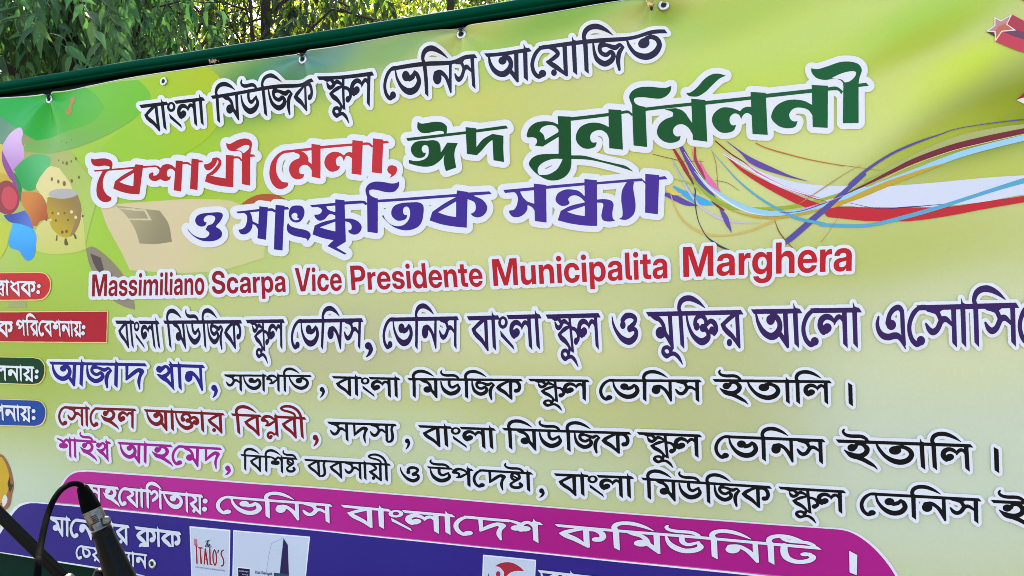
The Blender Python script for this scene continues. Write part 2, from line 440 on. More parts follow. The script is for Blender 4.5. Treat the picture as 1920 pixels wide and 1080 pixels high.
def poly_print(name, txt, rgb, parent, sc=1.0, ox=0.0, oy=0.0, res=2, holes=()):
    p = spoly(txt, sc, ox, oy)
    lo = p.min(0) - 3; hi = p.max(0) + 3
    c = Canvas(lo[0], lo[1], hi[0], hi[1], res)
    c.poly(p)
    for h in holes: c.cut(spoly(h, sc, ox, oy))
    return c.mesh(name, rgb, parent)
INTER={'&':(649,'271,-11 224,-8 181,1 142,16 109,36 80,60 58,89 41,121 31,156 28,193 29,219 34,242 42,264 54,284 69,305 87,324 109,344 135,365 165,386 308,481 319,489 329,498 337,506 343,515 349,523 353,532 355,541 357,549 358,557 356,572 349,587 339,599 325,609 309,615 289,617 276,616 263,614 252,609 243,602 234,594 227,585 222,574 219,562 218,549 220,535 223,521 229,507 237,492 247,476 260,459 275,441 293,419 312,396 657,0 501,0 215,321 191,348 170,375 151,400 133,424 119,449 107,473 98,498 93,524 91,551 94,585 102,617 116,646 134,672 158,694 185,712 216,726 251,734 289,737 325,734 358,727 388,714 414,697 436,677 454,653 467,626 474,597 477,566 476,545 472,524 466,504 458,485 447,466 434,448 418,431 400,414 380,399 232,291 214,277 200,263 188,249 179,235 174,219 172,201 174,184 178,168 186,154 197,141 209,130 224,120 241,114 260,110 279,108 305,110 331,117 356,127 380,141 403,159 424,180 443,203 459,229 472,258 482,288 488,320 490,353 614,353 612,316 608,281 602,246 592,212 580,181 565,152 547,124 525,100 500,78 463,54 436,34 406,18 373,6 339,-4 305,-9'),
'A':(717,'4,0 259,728 458,728 713,0 542,0 430,349 415,397 401,446 386,495 371,548 355,604 338,665 380,665 363,604 347,548 331,495 316,446 301,397 286,349 171,0;168,156 168,279 549,279 549,156'),
'B':(645,'53,0 53,728 346,728 396,725 441,717 480,704 514,686 541,664 563,639 579,609 589,577 592,541 590,514 585,489 576,467 563,446 548,428 530,412 509,399 486,389 461,381 461,380 489,375 516,367 541,354 563,338 582,318 598,295 609,268 616,238 618,205 615,166 605,131 589,98 567,70 538,46 503,26 462,12 416,3 363,0;204,121 342,121 377,123 406,132 430,145 447,164 458,187 461,214 460,233 455,250 447,266 436,279 423,290 407,299 388,306 367,310 344,311 204,311;204,426 334,426 355,427 373,431 390,437 404,446 416,456 426,469 433,483 437,499 438,516 435,542 426,564 410,582 390,596 364,604 334,607 204,607'),
'C':(726,'376,-12 312,-7 253,8 198,34 150,68 108,112 75,163 50,223 35,290 30,363 35,438 50,505 75,564 108,616 149,659 198,694 253,719 312,734 376,739 418,737 458,731 496,720 531,706 563,688 593,666 619,641 642,612 662,581 678,546 690,509 698,470 542,470 537,490 530,509 522,526 511,542 499,556 486,568 471,579 455,588 438,595 419,600 399,603 378,604 340,600 305,590 274,574 248,552 226,524 208,491 195,453 188,410 185,363 188,317 195,274 208,236 225,203 247,176 274,153 305,137 340,127 378,124 399,125 419,128 437,133 455,140 471,148 485,159 499,171 511,185 521,201 530,218 537,237 542,257 698,257 690,217 678,180 662,146 642,115 619,87 593,61 563,40 531,22 495,7 458,-3 418,-10'),
'D':(702,'312,0 123,0 123,130 304,130 349,133 389,142 424,157 452,177 476,204 494,236 507,274 514,316 517,364 514,412 506,455 494,492 476,524 452,550 424,571 389,586 350,595 305,598 120,598 120,728 314,728 384,723 448,708 504,683 554,650 595,608 628,557 652,500 667,435 672,364 667,293 652,228 628,171 595,120 554,78 504,45 447,20 383,5;207,728 207,0 53,0 53,728'),
'E':(610,'53,0 53,728 578,728 578,596 207,596 207,431 550,431 550,303 207,303 207,132 578,132 578,0'),
'F':(583,'53,0 53,728 562,728 562,596 207,596 207,420 538,420 538,292 207,292 207,0'),
'G':(736,'377,-12 311,-7 250,9 195,35 147,71 107,114 74,166 49,226 35,291 30,363 35,438 50,505 75,564 109,616 150,659 198,694 253,719 311,734 375,739 416,737 455,731 493,721 528,707 561,689 591,668 618,644 641,617 661,588 677,555 689,520 695,483 539,483 534,501 528,517 520,533 510,547 498,560 485,571 471,580 455,589 438,595 420,600 400,603 379,604 341,600 306,591 275,574 248,552 226,524 208,491 195,453 188,411 185,363 188,316 195,274 208,236 226,203 249,175 276,153 307,137 342,127 381,124 413,126 443,132 469,143 493,157 512,175 528,196 540,220 547,246 550,275 586,272 393,272 393,388 700,388 700,294 696,236 682,183 659,135 628,92 590,56 545,27 494,6 438,-7'),
'I':(395,'31,0 31,125 120,125 120,603 31,603 31,728 364,728 364,603 274,603 274,125 364,125 364,0'),
'L':(558,'53,0 53,728 207,728 207,132 536,132 536,0'),
'M':(896,'53,0 53,728 278,728 395,397 400,380 406,361 412,339 419,316 426,292 433,268 440,243 447,220 453,197 459,176 464,157 468,140 430,140 434,157 439,176 445,197 451,220 458,243 465,268 472,292 479,316 485,339 492,361 498,380 503,397 617,728 843,728 843,0 692,0 692,341 692,359 692,378 693,400 693,423 694,447 694,473 695,499 696,525 697,552 697,578 698,603 698,627 716,627 709,601 701,575 693,547 685,520 677,494 670,468 662,442 655,419 649,396 642,376 636,357 631,341 511,0 386,0 264,341 259,357 253,376 246,396 239,419 232,442 225,468 217,494 209,520 201,547 192,575 184,601 176,627 198,627 199,603 199,578 200,552 200,525 201,499 202,473 202,447 203,423 204,400 204,378 204,359 205,341 205,0'),
'N':(726,'53,0 53,728 215,728 445,362 452,349 462,334 472,316 483,296 495,275 507,253 519,231 531,210 542,189 525,149 524,173 523,199 522,227 521,256 520,284 520,311 519,336 519,357 519,374 519,728 673,728 673,0 511,0 302,332 293,347 282,366 269,387 255,411 240,437 224,465 207,494 190,525 173,556 200,573 202,538 204,505 205,472 206,442 206,414 207,389 207,367 207,348 207,332 207,0'),
'O':(747,'374,-12 311,-7 252,9 198,34 150,68 109,112 75,164 50,223 35,290 30,363 35,437 50,504 75,564 109,616 150,659 198,694 252,719 311,734 374,739 437,734 495,719 549,694 598,659 639,616 672,564 697,504 712,437 717,363 712,290 697,223 672,163 639,111 598,68 549,34 495,8 437,-7;374,124 409,127 442,137 472,152 498,174 520,201 538,234 552,272 560,315 562,363 560,412 552,455 538,494 520,527 498,554 472,575 442,591 409,600 374,604 338,600 306,591 276,575 249,554 227,527 209,494 196,455 188,412 185,363 188,315 196,272 209,234 227,201 249,174 276,152 306,137 338,127'),
'P':(633,'53,0 53,728 342,728 394,724 442,715 484,698 521,676 552,648 577,615 595,577 606,535 609,488 606,441 595,399 576,360 551,327 520,299 483,277 440,261 392,251 340,248 139,248 139,377 332,377 357,378 379,383 399,390 417,401 431,414 443,429 452,447 457,466 458,488 457,510 452,529 443,547 431,562 417,575 399,585 379,592 357,597 332,598 207,598 207,0'),
'S':(655,'330,-12 271,-8 218,1 171,18 130,41 96,69 69,104 50,144 38,189 34,239 182,239 185,214 191,192 201,172 215,155 232,140 253,129 276,121 303,116 332,114 358,115 382,119 403,126 422,134 438,145 451,157 461,172 466,188 468,206 467,220 462,234 455,246 444,257 430,267 413,276 392,284 367,291 338,298 262,315 196,333 143,358 101,388 72,425 54,468 48,517 52,560 64,599 83,634 109,665 142,690 180,711 224,727 273,736 326,739 379,736 428,727 472,711 509,689 541,662 567,630 586,592 598,550 603,504 459,504 453,535 440,562 420,584 394,600 363,610 327,613 304,612 282,608 262,602 245,593 230,583 218,571 209,557 204,541 202,525 204,511 208,498 215,487 225,476 239,467 255,459 275,451 299,444 327,437 396,422 433,413 467,403 497,391 523,378 547,364 567,348 583,330 597,311 607,290 615,267 619,242 621,216 617,171 605,130 586,94 559,63 526,37 486,16 440,0 388,-9'),
'T':(637,'22,596 22,728 615,728 615,596 395,596 395,0 242,0 242,596'),
'V':(709,'259,0 4,728 172,728 287,379 302,332 316,284 332,232 347,179 364,122 381,63 337,63 353,122 369,179 385,232 399,284 413,332 427,379 539,728 705,728 456,0'),
'a':(555,'208,-9 175,-7 145,-1 117,8 92,22 71,39 54,60 41,84 33,113 31,145 32,173 38,197 47,218 59,236 73,252 91,265 110,276 132,285 155,292 180,298 205,302 232,305 261,308 286,311 307,314 324,317 337,322 347,327 354,333 358,342 359,352 359,355 358,367 355,378 349,387 341,396 332,403 321,409 308,414 293,417 277,417 260,417 245,414 231,409 218,403 208,395 199,386 193,376 188,364 186,352 48,352 53,386 63,417 79,445 101,469 127,489 159,505 195,517 236,524 281,527 315,525 347,521 376,514 402,505 426,493 446,479 464,463 479,444 490,424 498,401 503,376 505,349 505,0 361,0 361,73 359,73 349,56 337,42 325,29 310,18 294,8 276,1 256,-4 233,-8;249,93 271,94 291,98 308,105 323,114 336,126 347,139 354,154 359,170 360,188 360,239 355,237 350,235 344,233 336,231 329,229 320,227 311,225 301,223 291,221 280,219 269,218 258,216 243,213 228,209 214,204 202,198 192,191 183,183 177,173 173,162 172,150 173,138 176,128 181,119 189,111 198,105 209,99 221,96 235,93'),
'c':(557,'288,-12 238,-8 193,3 152,22 115,48 85,79 60,117 42,160 31,206 28,257 31,309 42,356 60,398 85,436 115,468 152,493 193,512 238,524 288,527 321,526 353,521 382,512 410,501 435,487 458,470 478,450 495,428 509,404 520,379 528,351 532,321 389,321 387,334 383,346 378,357 373,367 366,376 358,384 349,392 339,397 328,402 317,406 304,408 290,409 268,406 247,400 229,390 214,376 201,359 190,338 183,314 178,287 177,257 178,228 183,201 190,178 201,157 214,139 229,125 247,115 268,109 290,107 304,108 316,110 328,113 339,118 348,124 357,131 365,139 372,149 377,159 382,170 386,182 388,195 532,195 528,166 521,139 511,113 497,88 480,67 459,47 437,30 411,15 383,4 353,-5 321,-10'),
'd':(600,'251,-11 208,-7 169,4 134,23 103,48 77,80 56,117 40,160 31,207 28,258 31,309 40,356 56,398 77,435 103,467 134,493 169,511 208,523 250,527 272,526 292,523 312,518 330,511 347,502 362,491 377,477 390,462 401,444 402,444 402,728 549,728 549,0 404,0 404,79 403,79 392,60 380,44 366,29 350,17 333,7 314,-1 294,-6 273,-10;290,109 313,111 333,117 352,127 369,141 383,159 394,179 402,203 407,230 409,258 407,287 402,314 394,337 383,358 369,375 352,389 333,399 313,405 290,408 268,406 248,400 230,390 214,376 201,359 191,339 183,315 178,288 177,258 178,228 183,201 191,178 201,157 214,140 230,127 248,117 268,111'),
'e':(563,'287,-12 237,-8 192,4 150,23 114,49 84,81 60,118 42,161 31,207 28,257 32,308 42,355 60,397 85,435 115,467 150,493 191,512 234,523 282,527 319,525 354,519 386,508 416,493 443,475 467,453 487,428 505,399 519,368 529,335 535,299 537,260 537,221 80,221 80,314 466,314 400,292 398,317 393,339 386,358 375,375 362,389 346,401 328,409 308,414 285,416 263,414 243,409 225,401 209,389 196,375 185,358 178,339 173,317 171,292 171,228 173,203 178,180 186,160 196,142 210,126 227,114 246,105 267,100 291,98 309,99 326,102 341,106 354,112 366,120 377,129 386,139 393,150 398,162 532,162 523,130 508,99 488,72 463,48 435,27 402,11 366,-2 328,-9'),
'g':(600,'295,-211 248,-209 207,-202 170,-190 138,-174 112,-154 90,-131 73,-105 61,-75 53,-43 195,-43 200,-55 206,-66 214,-76 224,-84 235,-91 248,-96 263,-100 278,-102 295,-103 327,-100 354,-90 375,-75 391,-53 400,-25 403,9 403,88 403,88 392,69 379,53 365,38 349,26 332,17 314,10 294,4 273,1 251,0 208,4 169,15 134,34 103,59 77,90 56,126 40,168 31,213 28,262 31,311 40,357 56,399 77,436 103,467 134,493 169,511 208,523 250,527 272,525 292,522 312,517 330,510 347,500 363,489 378,475 391,459 403,441 403,441 403,516 549,516 549,21 546,-30 535,-74 517,-112 493,-143 464,-168 428,-187 388,-200 344,-208;290,118 313,120 333,126 352,136 369,150 383,167 394,187 402,210 407,236 409,264 407,292 402,318 394,341 383,361 369,378 352,392 333,402 313,408 290,410 268,408 248,402 230,393 214,380 201,363 191,343 183,320 178,293 177,264 178,235 183,208 191,185 201,165 214,148 230,135 248,125 268,120'),
'h':(588,'198,286 198,0 50,0 50,728 198,728 198,381 171,381 190,423 213,459 241,488 274,509 313,522 357,527 392,524 424,516 453,503 478,484 498,461 515,433 528,401 535,364 537,323 537,0 390,0 390,295 387,327 379,353 366,373 347,388 324,396 297,399 278,398 261,394 245,387 231,378 220,365 210,350 203,332 199,310'),
'i':(248,'50,0 50,516 198,516 198,0;124,578 101,581 81,588 64,600 51,617 43,635 40,656 43,677 51,696 64,712 81,724 101,732 124,734 146,732 166,724 184,712 197,696 205,677 208,656 205,635 197,616 184,600 166,588 146,581'),
'l':(275,'219,0 165,4 122,15 90,33 68,59 55,95 50,141 50,728 198,728 198,155 199,141 202,130 207,122 216,117 227,114 241,113 244,113 248,113 251,113 255,113 259,113 262,113 262,0 255,0 248,0 240,0 233,0 226,0'),
'm':(886,'50,0 50,516 192,516 192,399 184,399 194,426 207,450 222,470 239,488 259,502 280,513 302,520 325,525 349,527 386,523 421,511 451,493 477,467 494,436 504,399 489,399 497,424 509,447 524,467 542,485 562,499 585,511 609,520 635,525 663,527 695,524 724,517 752,505 776,488 797,467 814,442 826,413 834,379 836,342 836,0 689,0 689,314 686,342 678,364 664,382 646,395 626,402 603,405 586,404 570,400 556,393 544,384 533,373 525,360 519,345 515,328 514,310 514,0 372,0 372,318 370,342 362,364 349,381 332,394 311,402 288,405 272,404 257,400 242,393 230,384 219,373 210,359 203,343 199,324 198,304 198,0'),
'n':(588,'198,286 198,0 50,0 50,516 195,516 195,381 171,381 190,423 213,459 241,488 274,509 313,522 357,527 392,524 424,516 453,503 478,484 498,461 515,433 528,401 535,364 537,323 537,0 390,0 390,295 387,327 379,353 366,373 347,388 324,396 297,399 278,398 261,394 245,387 231,378 220,365 210,350 203,332 199,310'),
'o':(582,'291,-12 241,-8 195,3 154,22 117,47 86,79 61,116 43,159 32,206 28,257 32,309 43,356 61,399 86,437 117,468 154,494 195,512 241,524 291,527 342,524 388,512 429,494 466,468 496,437 521,399 540,356 551,309 555,257 551,206 540,159 521,116 496,79 466,47 429,22 388,3 342,-8;291,108 313,110 333,116 351,125 367,139 380,156 391,177 399,201 404,228 406,257 404,288 399,315 391,338 380,359 367,376 351,390 333,400 313,406 291,408 270,406 250,400 231,390 215,376 202,359 191,339 183,315 178,288 177,257 178,227 183,201 191,177 202,156 215,139 231,125 249,116 269,110'),
'p':(600,'50,-204 50,516 196,516 196,446 198,446 209,463 222,478 236,491 252,502 269,511 288,518 307,523 328,526 350,527 392,523 431,511 466,493 496,467 522,435 544,398 559,356 569,309 572,258 569,207 559,160 544,117 523,80 497,48 466,23 431,4 392,-7 349,-11 327,-10 306,-6 286,-1 268,7 251,17 236,29 222,43 210,59 199,77 198,77 198,-204;310,109 332,111 352,117 370,127 385,140 398,157 409,178 417,201 421,228 423,258 421,288 417,315 409,339 398,359 385,376 370,390 352,400 332,406 310,408 287,405 266,399 247,389 231,375 217,358 206,337 197,314 193,287 191,258 193,230 197,203 206,179 217,159 231,141 247,127 266,117 287,111'),
'r':(376,'50,0 50,516 193,516 193,427 194,427 205,456 220,479 238,497 261,509 288,516 320,519 328,519 336,519 343,519 350,518 357,518 363,518 363,393 356,393 348,394 337,394 325,395 312,395 300,395 281,394 264,389 247,382 233,371 221,358 211,342 204,323 199,301 198,277 198,0'),
's':(523,'266,-13 223,-10 183,-3 146,8 114,24 85,44 62,68 44,96 32,127 26,162 171,162 176,142 185,125 199,111 217,101 238,94 264,92 288,94 309,99 326,107 338,118 346,131 348,145 346,157 340,168 331,177 318,185 301,191 282,196 191,213 145,225 107,243 77,265 55,293 42,326 38,363 41,395 50,423 64,449 85,472 110,491 141,506 176,517 215,524 258,527 301,524 340,517 376,505 407,489 433,469 455,445 470,417 480,386 484,352 348,352 345,371 337,387 324,402 306,413 286,420 262,422 240,421 221,415 205,407 194,396 187,383 184,369 186,357 192,347 201,337 213,330 228,324 246,319 345,300 392,288 431,271 460,250 481,225 493,194 497,159 494,126 484,96 468,69 446,45 419,25 387,9 350,-3 310,-10'),
't':(372,'351,516 351,400 9,400 9,516;98,656 245,656 245,161 246,146 250,134 256,126 265,120 278,117 295,115 304,115 314,115 324,115 335,115 344,115 351,115 351,0 341,0 329,0 314,0 298,0 282,0 265,0 213,4 170,15 138,34 116,60 102,95 98,138'),
'u':(588,'231,-11 196,-8 164,0 135,13 110,31 89,54 72,82 60,115 53,152 50,193 50,516 198,516 198,220 200,189 209,163 222,143 241,128 264,119 291,116 310,118 327,122 343,128 356,138 368,150 377,166 384,184 389,206 390,230 390,516 537,516 537,0 392,0 392,135 417,135 398,93 375,57 347,28 314,6 275,-7')}
# ------------------------------------------------------------------ Bengali letterforms, 100 units from head line to stem foot
# S stroke 'x,y,radius ...' | P outline | E ellipse cx,cy,rx,ry | X erase ellipse | T stem x (k = tick on top)
def stem(x): return ('P', '%g,3! %g,3! %g,102! %g,90!' % (x - 7.8, x + 7.8, x + 8.6, x - 6))
def tick(x): return ('P', '%g,-16! %g,-3! %g,1! %g,9! %g,9!' % (x - 5, x + 1, x + 12, x + 7, x - 5))
def flag(x): return ('S', ' '.join('%g,%g,%g' % (a + x, b, r) for a, b, r in ((20, -37, 3), (17, -29, 4), (24, -19, 5), (42, -14, 6), (76, -14, 6), (93, -6, 5), (98, 4, 5))))
def ubot(x, y): return [('S', ' '.join('%g,%g,%g' % (a + x, b + y, r) for a, b, r in ((0, -14, 4), (0, -2, 5), (-6, 8, 5)))),
                        ('S', ' '.join('%g,%g,%g' % (a + x, b + y, r) for a, b, r in ((-4, 7, 5), (-14, -3, 5), (-30, -1, 5), (-34, 10, 6), (-22, 20, 6), (-8, 16, 5), (8, 14, 5), (24, 24, 5), (37, 42, 1.5))))]
BA = [stem(75), ('S', '74,9,4 48,21,6 18,39,5'), ('S', '16,38,4 32,54,7 58,73,6 79,100,2'), ('P', '11,38! 26,28! 36,56! 19,54!')]
KA = [stem(71), ('S', '72,9,4 44,21,6 22,34,7 8,43,3'), ('S', '8,44,4 24,54,8 48,70,7 75,100,2'), ('P', '5,43! 22,32! 34,60! 16,54!'),
      ('S', '73,15,5 94,13,6 109,24,7 113,42,7 106,56,8 96,58,9')]
LA = [stem(90), ('S', '88,36,4 80,25,5 70,23,6 60,32,5 57,42,1.5'), ('S', '58,36,3 46,25,6 30,22,7 15,31,8 11,48,7 22,62,6'), ('E', '34,50,14,12'), ('S', '14,46,7 18,58,7 34,60,4')]
def la_small(x, y, k=0.62): return [('S', ' '.join('%g,%g,%g' % (x + a * k, y + b * k, r) for a, b, r in ((88, 30, 4), (76, 24, 5), (62, 36, 4))), ),
                           ('S', ' '.join('%g,%g,%g' % (x + a * k, y + b * k, r) for a, b, r in ((60, 36, 4), (42, 22, 5), (18, 26, 5.5), (10, 48, 6), (26, 64, 5.5), (36, 50, 6.5))))]
YA = [stem(72), ('S', '18,9,4 36,17,6 48,31,6 34,42,6 12,52,4'), ('S', '10,51,4 28,62,7 52,79,6 76,100,2')]
HA = [('E', '46,29,15,14'), ('S', '56,26,8 66,15,5 84,16,6 97,31,8 91,48,8 72,58,8 46,56,7'), ('S', '20,38,1.5 31,48,5 46,57,9 70,65,7'), ('S', '60,61,8 84,72,7 106,85,6 118,93,4 129,105,1.2')]
OO = [('S', '4,6,2 10,28,4.5 26,50,6 52,70,8 84,78,9 110,67,9 116,52,8 107,43,6 90,41,8'), ('E', '86,41,12,11'), ('S', '92,35,7 107,26,7 112,13,7 94,4,7 68,5,8 52,16,8'), ('E', '54,30,13,12')]
GL = {
 'ba': (92, 1, BA),
 'ra': (92, 1, BA + [('E', '42,86,10,10')]),
 'aa': (32, 1, [stem(16), tick(16)]),
 'ng': (51, (0, 8), [('E', '27,21,21,18'), ('X', '27,20,9,9'), ('P', '13,43! 34,60! 68,88! 72,101! 15,60!')]),
 'la': (107, 1, LA),
 'i': (44, 1, [stem(24), ('S', '25,6,6 20,-8,6 27,-24,7 44,-33,7 68,-33,7 94,-23,5 117,-8,1.2')]),
 'ma': (97, 1, [stem(81), ('S', '6,5,4 24,14,7 42,22,6 54,36,6 60,58,6 70,72,6 85,99,2'), ('E', '43,57,19,16')]),
 'uu': (103, 1, [('S', '8,17,3 14,42,5 28,63,8 52,76,9 78,69,9 93,52,7 88,33,4'), ('S', '48,6,6 47,26,6 52,40,6 64,45,6 78,37,5 88,30,4'), flag(-8)]),
 'ja': (114, 1, [('S', '7,14,3 10,40,5 20,62,7 44,76,8 66,69,8 75,54,7 66,42,6 52,49,6 38,46,6 29,36,6 30,22,6 44,10,5'), ('S', '34,22,5 52,21,5 80,30,7 97,23,5 110,33,3'), ('S', '107,32,5 95,48,7 91,72,7 96,100,4')]),
 'ka': (122, 1, KA),
 'sku': (133, 1, [('P', '0,4! 50,4! 60,16! 34,20!'), ('S', '34,23,2.5 42,36,6 53,38,6 64,27,6 52,14,5'), ('S', '64,28,5 76,20,6 96,28,4'),
                  ('P', '96,3! 108,3! 116,112! 104,100!'), ('S', '98,36,4 74,44,6 47,58,3'), ('S', '47,58,3 62,68,7 82,80,6 108,106,2'), ('P', '44,58! 60,50! 66,72! 52,68!'),
                  ('S', '108,40,5 126,44,5 138,56,6 138,70,6 127,77,9')] + ubot(94, 106)),
 'bha': (110, 1, [('S', '6,13,3 12,36,4.5 26,58,6 44,73,8 66,80,9 90,74,9 105,55,8 101,36,7 91,25,4'), ('S', '91,25,4 82,37,7 66,43,7'), ('E', '52,34,17,15')]),
 'e': (52, (40, 52), [('S', '60,5,5 42,6,5 23,19,6 11,40,6 9,60,6 16,80,6 30,92,6 42,90,5'), ('E', '44,84,13,11')]),
 'na': (98, 1, [('P', '77,3! 90,3! 92,101! 84,88! 78,70!'), ('E', '27,48,18,19'), ('S', '22,36,8 40,32,7 58,42,6 72,60,6 87,98,2')]),
 'sa': (108, 1, [stem(95), ('P', '-4,4! 54,4! 62,12! 44,22! 14,16!'), ('S', '28,12,6 44,18,6 54,34,6'), ('S', '9,45,3 18,58,6 30,64,7 44,57,7 57,38,7 72,35,6 92,50,3')]),
 'ii': (122, 1, HA + [flag(2)]),
 'ha': (118, 1, HA),
 'ta': (145, 1, [('S', '8,12,3 16,30,5 34,54,6 58,70,8 86,76,9 112,67,9 125,48,8 118,30,7 98,20,6 78,21,6'), ('E', '70,33,21,16')]),
 'a': (118, 1, [stem(102), ('S', '8,13,3 14,36,5 28,58,7 48,70,8 66,68,9 80,54,8 83,38,7 74,22,7 58,18,6'), ('E', '54,28,14,13'), ('S', '78,60,6 90,74,6 105,100,2')]),
 'yy': (88, 1, YA + [('E', '32,86,10,10')]),
 'ya': (88, 1, YA),
 'o': (122, None, OO),
 'mu': (97, 1, [stem(81), ('S', '6,5,4 24,14,7 42,22,6 54,36,6 60,58,6 70,72,6 85,99,3'), ('E', '43,57,19,16')] + ubot(82, 100)),
 'kta': (118, 1, [('S', '3,12,3 8,38,4.5 22,64,6 44,80,8 62,82,9 80,72,8 80,58,6 70,48,7'), ('E', '62,46,12,11'), ('E', '39,42,11,11'), ('S', '34,36,7 36,24,6 48,15,6 64,15,6 74,26,6 74,38,6'),
                  ('S', '76,38,5 92,28,6 107,35,7 112,50,7 104,60,7'), ('E', '96,53,11,11')]),
 'ee': (96, None, [('S', '10,26,3 6,42,5 10,58,6 22,70,7 40,74,7 58,71,7 74,75,6 92,102,1.5'), ('E', '49,45,15,12'), ('S', '40,40,8 44,22,6 56,9,6 72,4,6 82,12,6 84,30,6 85,60,6 89,92,4')]),
 'da': (104, 1, [('P', '21,3! 34,3! 35,64! 24,68!'), ('S', '28,66,4 50,45,7 74,28,7 92,26,4'), ('P', '66,24! 86,20! 100,36! 88,48!'), ('S', '93,33,7 83,54,6 80,76,6 85,102,2.5')]),
 'kha': (90, (64, 90), [('P', '63,-14! 74,-2! 78,4! 80,101! 66,84!'), ('E', '15,22,14,13'), ('S', '18,26,9 32,17,7 44,10,5 56,17,6 58,32,6 46,44,7 30,48,5'), ('S', '4,42,2 28,54,8 52,68,7 80,100,2')]),
 'pa': (92, (72, 92), [stem(76), tick(76), ('S', '8,22,6 20,10,7 40,6,6 60,14,5 76,32,3'), ('S', '10,24,8 24,27,6 34,34,5 30,48,4'), ('S', '22,52,3 40,48,6 60,34,5 77,26,3')]),
 'sha': (96, (78, 96), [stem(80), tick(80), ('S', '0,3,3 20,9,5 38,18,6'), ('E', '25,38,15,13'), ('E', '51,38,16,13'), ('S', '38,18,6 38,30,9 40,42,10'), ('S', '40,20,6 56,6,6 70,13,5 80,34,3')]),
 'shta': (80, 1, [('S', '22,18,5 38,10,6 54,18,6 57,34,6 42,45,6 25,39,6 20,24,5'), ('S', '26,24,4 54,38,4'), ('S', '48,44,5 30,56,5 18,68,6 27,82,7 50,83,7 66,72,7 60,62,7'), flag(-24)]),
 'pla': (92, (72, 92), [stem(76), tick(76), ('S', '8,22,6 20,10,7 40,6,6 60,14,5 76,32,3'), ('S', '10,24,8 24,27,6 34,34,5 30,46,4'), ('S', '22,50,3 40,46,6 60,33,5 77,26,3')] + la_small(26, 68)),
 'iiv': (38, 1, [stem(18), ('S', '18,6,6 12,-14,6 -6,-34,6 -36,-45,6 -66,-43,5.5 -80,-34,5 -66,-25,5 -40,-20,5 -18,-12,5 -10,3,5')]),
 'jya': (36, 1, [('S', '22,6,6 14,28,6 18,54,7 18,78,7 8,92,6 -8,95,4')]),
 'ga': (80, (60, 80), [stem(64), tick(64), ('S', '6,20,6 22,7,6 40,12,6 44,30,7 30,44,7 16,54,6')]),
 'tta': (100, 1, [('S', '14,6,7 14,40,8 22,66,8 44,78,8 72,70,8 85,52,7 76,38,6'), ('E', '66,40,12,9'), flag(-8)]),
 'ca': (86, 1, [('S', '12,8,5 14,40,7 24,66,7 48,70,8 70,52,8 62,30,6 40,22,5 18,20,4')]),
 'kla': (122, 1, KA + la_small(20, 72)),
 'dha': (92, (70, 92), BA + [('S', '20,6,6 30,14,5 46,20,5')]),
 'dba': (104, 1, [('P', '21,3! 34,3! 35,54! 24,58!'), ('S', '28,56,4 50,38,7 74,24,7 92,24,4'), ('S', '93,30,7 86,60,6 90,101,2'), ('S', '84,52,3 50,68,5 84,98,3')]),
}

def layout(tokens):
    x = 0.0; prims = []; runs = []
    for t in tokens:
        adv, h, pr = GL[t]
        prims.append((x, pr))
        if h:
            a, b = (0, adv) if h == 1 else h
            a += x; b += x
            if runs and a - runs[-1][1] < 4: runs[-1][1] = b
            else: runs.append([a, b])
        x += adv
    return x, prims, runs

FIRST = {'e': 3, 'kha': 1, 'pa': 2, 'ee': 1, 'o': 2, 'sha': -2, 'dha': 14}
def put_word(cv, tokens, A, B, h, sh=(0, 0), uB=None, bold=1.0):
    bold *= 1.13
    """A, B: photo px of the head line's top-left and top-right; h: stem height px at each end"""
    W, prims, runs = layout(tokens)
    if isinstance(h, (int, float)): h = (h, h)
    uA = FIRST.get(tokens[0], -6)
    if uB is None: uB = W - 2 if tokens[-1] != 'o' else W - 2
    A = np.array(A, float); B = np.array(B, float)
    def M(u, v):
        u = np.asarray(u, float); v = np.asarray(v, float)
        t = (u - uA) / (uB - uA)
        hh = (h[0] + (h[1] - h[0]) * t) / 100
        s = sh[0] + (sh[1] - sh[0]) * t
        return np.stack([A[0] + t * (B[0] - A[0]) + v * hh * s, A[1] + t * (B[1] - A[1]) + v * hh], -1)
    ux = (B[0] - A[0]) / (uB - uA); uy = (h[0] + h[1]) / 200
    for k, (a, b) in enumerate(runs):
        l = -8 if a > 1 or tokens[0] not in FIRST else 0
        if tokens[0] == 'e' and k == 0: l = 0
        poly = np.array([(a + l, 0), (b - 2, 0), (b + 8, 11), (a + l + (9 if l else 0), 11)], float)
        if bold != 1.0: poly[2:, 1] *= bold
        cv.poly(M(poly[:, 0], poly[:, 1]))
    for x0, pr in prims:
        for p in pr:
            kind, txt = p[0], p[1]
            if kind == 'P':
                q = spoly(txt); cv.poly(M(q[:, 0] + x0, q[:, 1]))
            elif kind in 'EX':
                cx, cy, rx, ry = [float(v) for v in txt.split(',')]
                c = M(cx + x0, cy); cv.ell(c[0], c[1], rx * ux, ry * uy, kind == 'E')
            else:
                q = np.array([[float(v) for v in t.split(',')] for t in txt.split()])
                q = catmull(q, 8) if len(q) > 2 else np.array([q[0] + (q[1] - q[0]) * t for t in np.linspace(0, 1, 12)])
                prev = None
                for a in q:
                    if prev is None: seq = [a]
                    else:
                        n = max(1, int(math.hypot(*(a[:2] - prev[:2])) / max(0.35 * min(a[2], prev[2]), 0.8)))
                        seq = [prev + (a - prev) * i / n for i in range(1, n + 1)]
                    prev = a
                    for x, y, r in seq:
                        c = M(x + x0, y); cv.ell(c[0], c[1], r * ux * bold, r * uy * bold)

